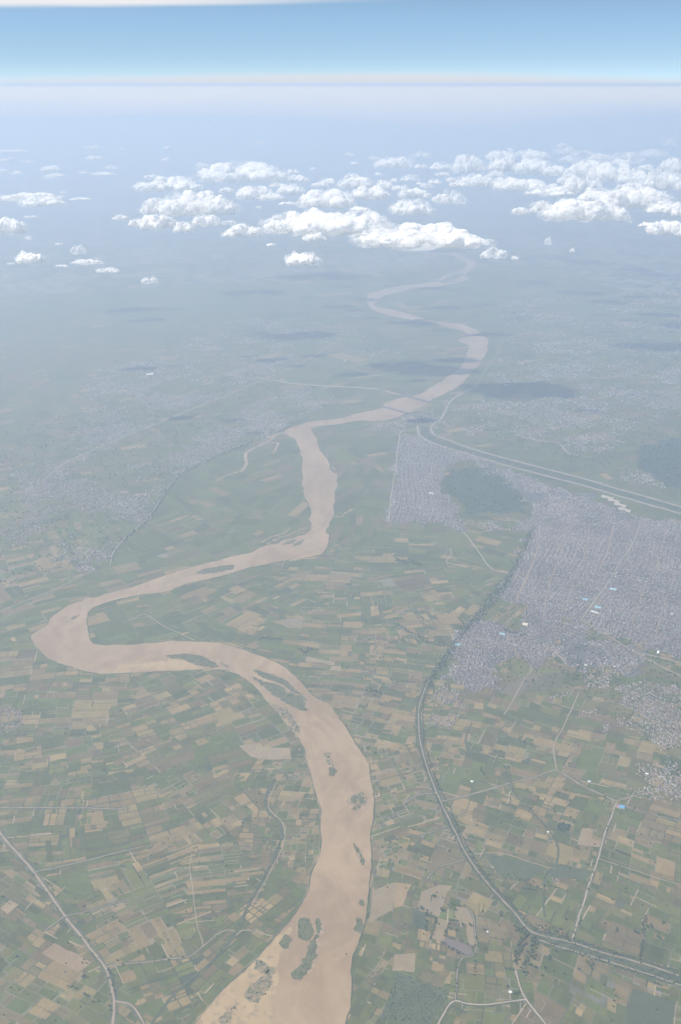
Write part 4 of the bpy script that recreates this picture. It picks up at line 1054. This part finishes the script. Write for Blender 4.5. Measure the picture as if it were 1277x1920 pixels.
# scattered
def scatter(px, n, s0, s1, key=BELT):
    poly = ground_poly(px); lo, hi = poly.min(0), poly.max(0); c = 0
    while c < n:
        q = lo + (hi - lo) * rng.random((n, 2)); q = q[inside(poly, q)]
        for p_ in q[:n - c]: tree_pts.append((p_[0], p_[1], rng.uniform(s0, s1), key))
        c += len(q[:n - c])
scatter([(745,1822),(845,1858),(835,1880),(800,1920),(712,1912)], 420, .22, .5)
scatter([(828,905),(850,880),(925,872),(962,905),(990,940),(985,962),(880,965),(850,935)], 420, .6, 1.4)
scatter([(1200,838),(1300,812),(1300,925),(1240,905),(1195,878)], 500, .7, 1.6)
scatter([(700,1420),(880,1420),(990,1740),(720,1740)], 70, .4, .8)
scatter([(870,1380),(1270,1400),(1270,1780),(1000,1740)], 150, .4, .85)
scatter([(660,1200),(880,1150),(790,1400),(700,1420)], 80, .5, .9)
scatter([(0,1280),(540,1370),(590,1600),(400,1800),(230,1800),(0,1540)], 110, .4, .8)
scatter([(860,1180),(1277,1000),(1277,1480),(1100,1270),(860,1290)], 900, .6, 1.1)
scatter([(1060,1170),(1277,1250),(1277,1420),(1140,1350),(1040,1250)], 380, .6, 1.05)
scatter([(900,1230),(1060,1180),(1180,1290),(1000,1300)], 200, .6, 1.0)
scatter([(0,800),(500,690),(560,800),(300,900),(210,1050),(0,1100)], 1500, .8, 1.5)
scatter([(860,760),(1277,640),(1277,900),(1100,880),(870,810)], 1500, .8, 1.5)
scatter([(0,1640),(200,1840),(190,1919),(0,1919)], 30, .4, .75)
T_ = np.array([(a, b, c) for a, b, c, _ in tree_pts])
# crowns on the islands
for lb, mt, px in isl[:22]:
    poly = ground_poly(px); lo, hi = poly.min(0), poly.max(0)
    area = np.prod(hi - lo)
    n = int(min(60, area / 700))
    q = lo + (hi - lo) * rng.random((n, 2)); q = q[inside(poly, q)]
    for p_ in q: tree_pts.append((p_[0], p_[1], rng.uniform(.3, .7), BELT))
TP = np.array([(a, b, c) for a, b, c, _ in tree_pts]); keys = [k for *_, k in tree_pts]
wet = inside(river_outline, TP[:, :2])
px_, py_ = pix(TP[:, 0], TP[:, 1])
infr = (px_ > 2) & (px_ < 1275) & (py_ < 1918)
score = TP[:, 2] / np.sqrt(TP[:, 0]**2 + TP[:, 1]**2 + H*H)
single = np.array([k != BELT for k in keys]) & infr & ~wet
cand = np.nonzero(single)[0]
cand = cand[np.argsort(-score[cand])][:300]
is_single = np.zeros(len(TP), bool); is_single[cand] = True
tprot = [tree_proto(s) for s in (1, 2, 3, 4, 5, 6)]
for n_, i in enumerate(cand):
    q = int(rng.integers(6)); s = TP[i, 2] * 1.05
    o = link('tree', tprot[q])
    o.location = (TP[i, 0], TP[i, 1], 0.7); o.scale = (s * rng.uniform(.95, 1.2), s * rng.uniform(.95, 1.2), s); o.rotation_euler = (0, 0, rng.uniform(0, 6.28))
    big_ = 'large' if TP[i, 2] > 1.15 else 'small' if TP[i, 2] < 0.85 else 'mid-sized'
    tone = 'dark green' if (q + 1) % 2 else 'green'
    tag(o, f'{big_} round {tone} tree {keys[i]}', 'tree', f'{big_} {tone} trees {keys[i]}')
# belts, groves and all other trees: one mass
lv = [lump(900 + s, 1, 1.1) for s in range(8)]
mv, mf, mo = [], [], 0
restt = np.nonzero(~is_single & (~wet | (TP[:, 2] < 0.75)))[0]
for i in restt:
    LV, LF = lv[int(rng.integers(8))]
    s = TP[i, 2]; a = rng.uniform(0, 6.28); ca, sa = math.cos(a), math.sin(a)
    Q = LV * np.array((4.6, 4.6, 4.6)) * s
    Q = np.c_[Q[:, 0] * ca - Q[:, 1] * sa, Q[:, 0] * sa + Q[:, 1] * ca, Q[:, 2]] + (TP[i, 0], TP[i, 1], 6.0 * s + 0.6)
    mv.append(Q); mf.append(np.array(LF) + mo); mo += len(Q)
woods = link('woodland', mesh('woodland', np.vstack(mv), np.vstack(mf), M['leaf_dark']))
tag(woods, 'dark tree belts, groves and scrub along the banks, canals and roads', kind='stuff')
print('trees', len(TP))

# ------------------------------------------------------------------ bridges
def bridge(p, q, w, hgt, n, label, thick=3.0):
    a, b = at(*p), at(*q)
    L = np.linalg.norm(b - a); ang = math.atan2(*(b - a)[::-1])
    root = bpy.data.objects.new('bridge', None); COL.objects.link(root)
    root.location = (*((a + b) / 2), 0); root.rotation_euler = (0, 0, ang)
    tag(root, label, 'bridge')
    def bx(name, x0, x1, y0, y1, z0, z1, mat=M['concrete']):
        v = [(x0,y0,z0),(x1,y0,z0),(x1,y1,z0),(x0,y1,z0),(x0,y0,z1),(x1,y0,z1),(x1,y1,z1),(x0,y1,z1)]
        f = [(3,2,1,0),(4,5,6,7),(0,1,5,4),(1,2,6,5),(2,3,7,6),(3,0,4,7)]
        return link(name, mesh(name, v, f, mat), root)
    bx('deck', -L/2, L/2, -w/2, w/2, hgt - thick, hgt)
    bx('road_surface', -L/2, L/2, -w/2 + 1.2, w/2 - 1.2, hgt, hgt + .12, M['deck'])
    for s in (-1, 1):
        bx('parapet', -L/2, L/2, s*w/2 - .35, s*w/2 + .35, hgt, hgt + 1.3)
    for i in range(n):
        x = -L/2 + L * (i + .5) / n
        bx('pier', x - 1.6, x + 1.6, -w*.42, w*.42, 0, hgt - thick)
bridge((752,741),(812,757), 36, 13, 16, 'road bridge over the river at the end of the pale approach road')
bridge((713,762),(765,776), 28, 12, 14, 'narrow dark bridge just downstream of the road bridge')
bridge((872,630),(913,628), 60, 16, 12, 'wide double bridge across the river at the right-hand bend')
bridge((776,601),(815,600), 34, 14, 8, 'low bridge across the narrow reach above the right-hand bend')
bridge((683,565),(709,564), 34, 16, 8, 'short bridge across the far left loop of the river')
bridge((812,527),(864,529), 40, 18, 12, 'farthest bridge, faint in the haze at the forked channels')

# ------------------------------------------------------------------ clouds
CLOUD_Z = 1850.0
def cloud_mat(name, dens, edge):
    """sunlit droplets: white diffuse skin that lets light through and frays towards the rim"""
    m = bpy.data.materials.new(name); m.use_nodes = True
    t = m.node_tree; t.nodes.clear()
    tcd = N(t, 'ShaderNodeTexCoord'); gm = N(t, 'ShaderNodeNewGeometry')
    df = N(t, 'ShaderNodeBsdfDiffuse'); df.inputs['Color'].default_value = (1.0, 0.965, 0.905, 1)
    tl = N(t, 'ShaderNodeBsdfTranslucent'); tl.inputs['Color'].default_value = (0.97, 0.97, 0.97, 1)
    mx = N(t, 'ShaderNodeMixShader'); mx.inputs[0].default_value = 0.36
    t.links.new(df.outputs[0], mx.inputs[1]); t.links.new(tl.outputs[0], mx.inputs[2])
    # distance from the middle of the cloud's own box
    sub = N(t, 'ShaderNodeVectorMath', operation='SUBTRACT'); sub.inputs[1].default_value = (0.5, 0.5, 0.3)
    t.links.new(tcd.outputs['Generated'], sub.inputs[0])
    sc_ = N(t, 'ShaderNodeVectorMath', operation='MULTIPLY'); sc_.inputs[1].default_value = (2.0, 2.0, 1.5)
    t.links.new(sub.outputs[0], sc_.inputs[0])
    ln = N(t, 'ShaderNodeVectorMath', operation='LENGTH'); t.links.new(sc_.outputs[0], ln.inputs[0])
    n1 = noise(t, 0.009, 6, 0.65)
    v = math_node(t, 'ADD', ln.outputs['Value'], math_node(t, 'MULTIPLY', math_node(t, 'SUBTRACT', n1, 0.5), 1.5))
    al = smooth(t, v, edge, edge + 0.55, dens, 0.0)
    tr = N(t, 'ShaderNodeBsdfTransparent')
    mo = N(t, 'ShaderNodeMixShader')
    t.links.new(al, mo.inputs[0]); t.links.new(tr.outputs[0], mo.inputs[1]); t.links.new(mx.outputs[0], mo.inputs[2])
    om = N(t, 'ShaderNodeOutputMaterial')
    t.links.new(mo.outputs[0], om.inputs['Surface'])
    return m
CM = [cloud_mat('thick_cloud', 1.0, 0.95), cloud_mat('thin_cloud', 0.92, 0.85), cloud_mat('faint_cloud', 0.55, 0.62), cloud_mat('cloud_fringe', 0.50, 0.60)]
def cloud_shape(seed, tail):
    """heap of puffs on a flat base, unit width 1, fused into one skin"""
    r = np.random.default_rng(seed)
    bm = bmesh.new()
    n = 30
    for i in range(n):
        u = r.uniform(-1, 1)
        env = (1 - abs(u) ** 1.7) ** 0.6
        if tail: env *= 0.45 + 0.55 * (u * tail + 1) / 2
        x = u * 0.40
        y = r.normal(0, 0.10) * (0.5 + env)
        rad = (0.045 + 0.085 * env * r.uniform(0.45, 1.1))
        z = rad * 0.55 + 0.13 * env * max(0, r.normal(0.35, 0.5))
        mat = __import__('mathutils').Matrix.Translation((x, y, z))
        bmesh.ops.create_icosphere(bm, subdivisions=2, radius=rad, matrix=mat)
        for j in range(4):
            d = r.normal(size=3); d[2] = abs(d[2]) * 0.8; d /= np.linalg.norm(d)
            r2 = rad * r.uniform(0.3, 0.5)
            mat = __import__('mathutils').Matrix.Translation((x + d[0] * rad * .9, y + d[1] * rad * .9, z + d[2] * rad * .85))
            bmesh.ops.create_icosphere(bm, subdivisions=2, radius=r2, matrix=mat)
    for v in bm.verts:
        v.co.z = max(v.co.z, -0.012 + 0.010 * math.sin(v.co.x * 40 + v.co.y * 31))
    me0 = bpy.data.meshes.new('cloud_heap'); bm.to_mesh(me0); bm.free()
    o = bpy.data.objects.new('cloud_heap', me0); COL.objects.link(o)
    rm = o.modifiers.new('skin', 'REMESH'); rm.mode = 'VOXEL'; rm.voxel_size = 0.009
    for sz, st in ((0.075, 0.030), (0.028, 0.014)):
        tx = bpy.data.textures.new('billow', 'CLOUDS'); tx.noise_scale = sz; tx.noise_depth = 3
        dm = o.modifiers.new('billow', 'DISPLACE'); dm.texture = tx; dm.strength = st; dm.mid_level = 0.5; dm.texture_coords = 'LOCAL'
    dg = bpy.context.evaluated_depsgraph_get()
    me = bpy.data.meshes.new_from_object(o.evaluated_get(dg))
    bpy.data.objects.remove(o)
    me.name = 'cloud'
    V = np.zeros(len(me.vertices) * 3, np.float32); me.vertices.foreach_get('co', V); V = V.reshape(-1, 3)
    c = (V.max(0) + V.min(0)) / 2; c[2] = V[:, 2].min()
    V = (V - c) / (V.max(0) - V.min(0))       # every axis one unit
    me.vertices.foreach_set('co', V.ravel().astype(np.float32))
    me.polygons.foreach_set('use_smooth', np.ones(len(me.polygons), bool))
    me.update()
    return me
SHAPES = [cloud_shape(s, tl) for s, tl in ((1,0),(2,1),(3,0),(4,-1),(5,1),(6,0),(7,0),(8,1),(9,-1),(10,0))]
variants = {}
def cloud_mesh_for(k, d):
    if (k, d) not in variants:
        me = SHAPES[k].copy(); me.materials.clear(); me.materials.append(CM[d]); variants[(k, d)] = me
    return variants[(k, d)]
# x centre, y of the base, width, height in the photo, density class (0 thick .. 2 faint), label for the landmarks
CL = [
 (790,471,232,54,0,'widest white cloud, straddling the far end of the river'),
 (562,441,132,44,0,'long cloud climbing right from a narrow tail, left of the widest cloud'),
 (632,446,160,54,0,'big billowing cloud touching the left end of the widest cloud'),
 (612,392,95,36,0,'lumpy cloud stacked behind the big billowing pair'),
 (455,447,70,26,0,'narrow tail cloud left of the billowing pair'),
 (568,499,60,28,0,'small compact cloud alone below the billowing pair'),
 (370,407,138,47,0,'large heaped cloud with a high crown in the left centre group'),
 (290,402,50,28,0,'peaked cloud at the left end of the left centre group'),
 (300,432,68,28,0,'rounded cloud low in the left centre group'),
 (388,426,48,22,1,'small cloud low right in the left centre group'),
 (315,361,116,28,0,'flat spread cloud above the left centre group'),
 (455,345,156,40,0,'long rising cloud in the top centre row'),
 (478,374,66,24,0,'cloud under the long rising one in the top centre row'),
 (545,366,48,20,1,'pale thin cloud right of the top centre row'),
 (60,495,50,24,0,'small bright cloud alone at lower left'),
 (15,441,62,30,0,'bright cloud cut by the left edge'),
 (82,388,72,18,0,'flat cloud with a small peak at far left'),
 (1095,420,142,46,0,'large heaped cloud low in the right group'),
 (1188,396,122,42,0,'broad cloud right of the large heaped one'),
 (1125,383,80,28,0,'cloud tucked behind the large heaped one'),
 (1083,364,56,30,0,'domed cloud in the middle of the right group'),
 (1030,370,82,20,0,'low tail joined to the domed cloud'),
 (1250,404,66,24,0,'cloud at the right edge in the lower right group'),
 (1250,443,68,27,0,'lowest cloud at the right edge'),
 (1245,357,68,34,0,'wide cloud at the right edge of the upper row'),
 (1148,342,78,34,0,'bright cloud right of centre in the upper right row'),
 (1095,336,70,32,0,'bright cloud in the middle of the upper right row'),
 (1000,328,64,32,0,'bright cloud left in the upper right row'),
 (945,324,54,32,0,'tall cloud at the left of the upper right row'),
 (980,360,80,24,0,'long low cloud under the upper right row'),
 (695,375,66,26,0,'bright cloud above the widest cloud, left'),
 (667,355,62,22,0,'cloud above and behind the bright one over the billowing pair'),
 (680,432,92,36,1,'dim cloud between the billowing pair and the widest cloud'),
 (772,404,72,30,1,'loose cloud above the widest cloud, middle'),
 (925,487,52,24,2,'faint pinkish cloud right of the far river end'),
 (165,498,58,16,2,'thin veil of cloud at lower left'),
]
SMALL = [
 (259,426,32,15,0),(345,437,36,20,1),(430,423,32,10,2),(510,377,42,15,1),(590,453,42,17,1),(425,363,26,11,1),(556,342,42,13,0),(549,327,23,9,1),(616,347,28,12,0),
 (587,319,11,5,1),(508,462,16,6,1),(540,385,32,7,1),(486,391,11,5,1),(588,361,13,6,1),(938,303,52,24,1),(1005,301,46,20,1),(1042,330,44,18,0),(1095,308,92,24,2),(1060,290,42,14,2),
 (1175,309,62,24,2),(1225,295,52,14,2),(1255,273,26,12,2),(1255,326,42,26,0),(1188,346,57,24,0),(948,358,44,24,0),(905,350,42,20,0),(1036,355,22,10,1),(1015,400,40,22,0),(975,403,28,14,1),
 (1275,407,30,20,0),(1218,427,38,10,1),(1028,460,13,16,2),(1073,473,10,9,2),(966,488,16,9,2),(1172,354,28,8,1),(650,376,30,16,0),(660,338,28,12,1),(777,373,57,22,1),(843,385,62,28,2),(676,398,36,12,1),
 (738,317,68,22,1),(790,296,38,12,2),(788,317,24,9,1),(828,320,40,15,0),(830,331,26,8,1),(880,325,58,32,1),(846,342,18,9,1),(885,348,54,20,0),(710,330,15,7,1),(655,294,20,9,2),
 (60,378,98,16,1),(97,322,32,10,0),(104,332,32,6,1),(178,301,28,8,0),(168,280,17,5,1),(25,287,44,6,1),(53,306,28,6,2),(5,303,16,5,1),(7,325,19,7,0),(31,328,20,7,1),(155,326,24,5,2),(193,329,40,6,1),
 (209,318,26,9,2),(151,376,36,6,1),(120,363,13,5,2),(315,281,14,7,1),(309,303,15,5,1),(40,434,16,8,0),(57,409,26,5,2),(55,450,15,8,2),(111,460,15,6,2),(148,478,29,18,2),(202,512,44,12,2),(116,501,22,5,2),
 (280,533,32,15,2),(20,496,15,4,2),(226,413,27,10,1),(150,236,16,6,1),(205,234,20,6,1),(245,238,18,6,1),(395,243,20,6,1),(475,233,16,5,1),(925,196,34,6,1),(990,193,26,8,1),(1035,200,30,7,1),(947,246,16,8,1),
 (315,300,10,4,1),(1110,352,34,14,1),(1215,372,40,14,1),(1060,345,30,11,1),(930,333,30,12,1),(860,352,34,13,1),(815,346,24,9,1),(1165,310,34,12,1),(1210,322,30,12,1),(750,358,30,11,1),(720,348,26,10,1),(600,352,30,10,1),(520,352,28,9,1),(340,385,26,9,1),(980,296,34,12,1),(1130,322,28,10,1),(840,318,14,6,1),(1130,300,40,14,2),(1010,310,30,12,1),(760,340,20,8,1),(700,300,24,8,2),
]
_cr = np.random.default_rng(321)
for _ in range(34):
    x_, y_ = (_cr.uniform(660, 1270), _cr.uniform(268, 400)) if _ < 24 else (_cr.uniform(10, 620), _cr.uniform(262, 345))
    sz_ = (y_ - 190) / 150
    w_c = _cr.uniform(14, 38) * sz_
    SMALL.append((round(x_), round(y_), round(w_c), max(4, round(w_c * _cr.uniform(.34, .5))), int(_cr.choice([0, 1, 1, 2]))))
def place_cloud(k, x, yb, w, h, d, label, group=None):
    g = at(x, yb, CLOUD_Z)
    dist = math.sqrt(g[0]**2 + g[1]**2 + (H - CLOUD_Z)**2)
    mpp = dist / FPX
    r = np.random.default_rng(500 + k)
    dep = math.asin((H - CLOUD_Z) / dist)
    W = w * mpp * 1.04
    D = W * r.uniform(0.42, 0.6)
    hm = h * mpp
    Z = max(0.10 * W, (hm - D * math.sin(dep) * 0.8) / math.cos(dep)) * 1.05
    o = link('cloud', cloud_mesh_for(int(r.integers(len(SHAPES))), d))
    o.scale = (W, D, Z)
    o.rotation_euler = (0, 0, math.atan2(-g[0], g[1]) + r.normal(0, 0.06) + (math.pi if r.random() < .3 else 0))
    fwd = g / np.linalg.norm(g)
    o.location = (g[0] + fwd[0] * D * .45, g[1] + fwd[1] * D * .45, CLOUD_Z)
    tag(o, label, 'cloud', group)
    if w > 26 and d < 2:      # ragged fringe of thinner vapour round the heap
        fr = link('fringe', cloud_mesh_for(int(r.integers(len(SHAPES))), 3), o)
        fr.scale = (1.16, 1.22, 1.10); fr.location = (0, 0, -0.03)
for k, (x, yb, w, h, d, lb) in enumerate(CL):
    place_cloud(k, x, yb, w, h, d, lb, 'cumulus clouds over the river plain')
SHORT = ['the widest cloud','the narrow-tailed long cloud','the big billowing cloud','the stacked lumpy cloud','the narrow tail cloud','the lone compact cloud','the large left heaped cloud','the peaked cloud','the rounded low cloud',None,
 'the flat spread cloud','the long rising cloud',None,None,'the lone bright cloud at lower left','the cloud cut by the left edge','the flat peaked cloud at far left','the large right heaped cloud','the broad right cloud',None,'the domed cloud',None,None,'the lowest right-edge cloud',
 None,None,None,None,'the tall upper-right cloud',None,'the bright cloud above the widest',None,None,None,'the faint pinkish cloud','the thin lower-left veil']
ORD = ['nearest', 'second nearest', 'third nearest', 'fourth nearest', 'fifth nearest', 'sixth nearest', 'seventh nearest', 'eighth nearest', 'ninth nearest', 'tenth nearest', 'eleventh nearest', 'twelfth nearest', 'thirteenth nearest', 'fourteenth nearest', 'fifteenth nearest', 'sixteenth nearest']
buckets = {}
for k, (x, yb, w, h, d) in enumerate(SMALL):
    bi = min((i for i in range(len(CL)) if SHORT[i]), key=lambda i: math.hypot(CL[i][0] - x, (CL[i][1] - yb) * 1.6))
    dx, dy = x - CL[bi][0], yb - CL[bi][1]
    side = ('left' if dx < 0 else 'right') if abs(dx) > 1.2 * abs(dy) else ('above' if dy < 0 else 'below')
    word = ('bright', 'thin', 'faint')[d] + ' ' + ('cloud' if w > 45 else 'small cloud' if w > 22 else 'tiny puff')
    buckets.setdefault((bi, side, word), []).append((math.hypot(dx, dy), k))
for (bi, side, word), lst in buckets.items():
    lst.sort()
    for n_, (_, k) in enumerate(lst):
        rel = {'left': 'left of', 'right': 'right of', 'above': 'above', 'below': 'below'}[side]
        lb = f'{word} {rel} {SHORT[bi]}' + ('' if len(lst) == 1 else f', {ORD[n_]} of {len(lst)}')
        place_cloud(100 + k, *SMALL[k], lb, 'small clouds scattered between the big ones')

# ------------------------------------------------------------------ thin veil added just below flight level to turn the horizon haze creamy
vm = bpy.data.materials.new('veil'); vm.use_nodes = True
t = vm.node_tree; t.nodes.clear()
pv = N(t, 'ShaderNodeVolumePrincipled'); pv.inputs['Color'].default_value = (1, 0.90, 0.82, 1)
pv.inputs['Density'].default_value = 0.000045; pv.inputs['Anisotropy'].default_value = 0.0
om = N(t, 'ShaderNodeOutputMaterial'); t.links.new(pv.outputs[0], om.inputs['Volume'])
rows = [(3200, 3), (6000, 44), (8000, 150), (9200, 205), (11000, 225), (15000, 235), (25000, 300), (110000, 400)]
xs = np.linspace(-1, 1, 81)
vv, vf = [], []
for yy, th in rows:
    for top in (1, 0):
        for u in xs:
            wv = 300 * math.sin(u * 17) + 200 * math.sin(u * 41 + 1) if yy < 9000 else 0
            vv.append((u * (yy * 0.55 + 9000), yy + wv, H - 8 - (0 if top else (42 if th > 3 else 0) + th * (1 + 0.22 * math.sin(u * 9 + 1) + 0.16 * math.sin(u * 23)))))
nx = len(xs)
for r_ in range(len(rows) - 1):
    a0, b0 = r_ * 2 * nx, (r_ + 1) * 2 * nx
    for k in range(nx - 1):
        vf.append((a0 + k, a0 + k + 1, b0 + k + 1, b0 + k))
        vf.append((a0 + nx + k + 1, a0 + nx + k, b0 + nx + k, b0 + nx + k + 1))
    for k in (0, nx - 1):
        q = (a0 + k, b0 + k, b0 + nx + k, a0 + nx + k)
        vf.append(q if k == 0 else q[::-1])
for r_ in (0, len(rows) - 1):
    a0 = r_ * 2 * nx
    for k in range(nx - 1):
        q = (a0 + k, a0 + nx + k, a0 + nx + k + 1, a0 + k + 1)
        vf.append(q if r_ == 0 else q[::-1])
veil = link('added_veil', mesh('added_veil', vv, vf, vm))
tag(veil, 'pale cream veil added to whiten the haze band just under the horizon', kind='stuff')
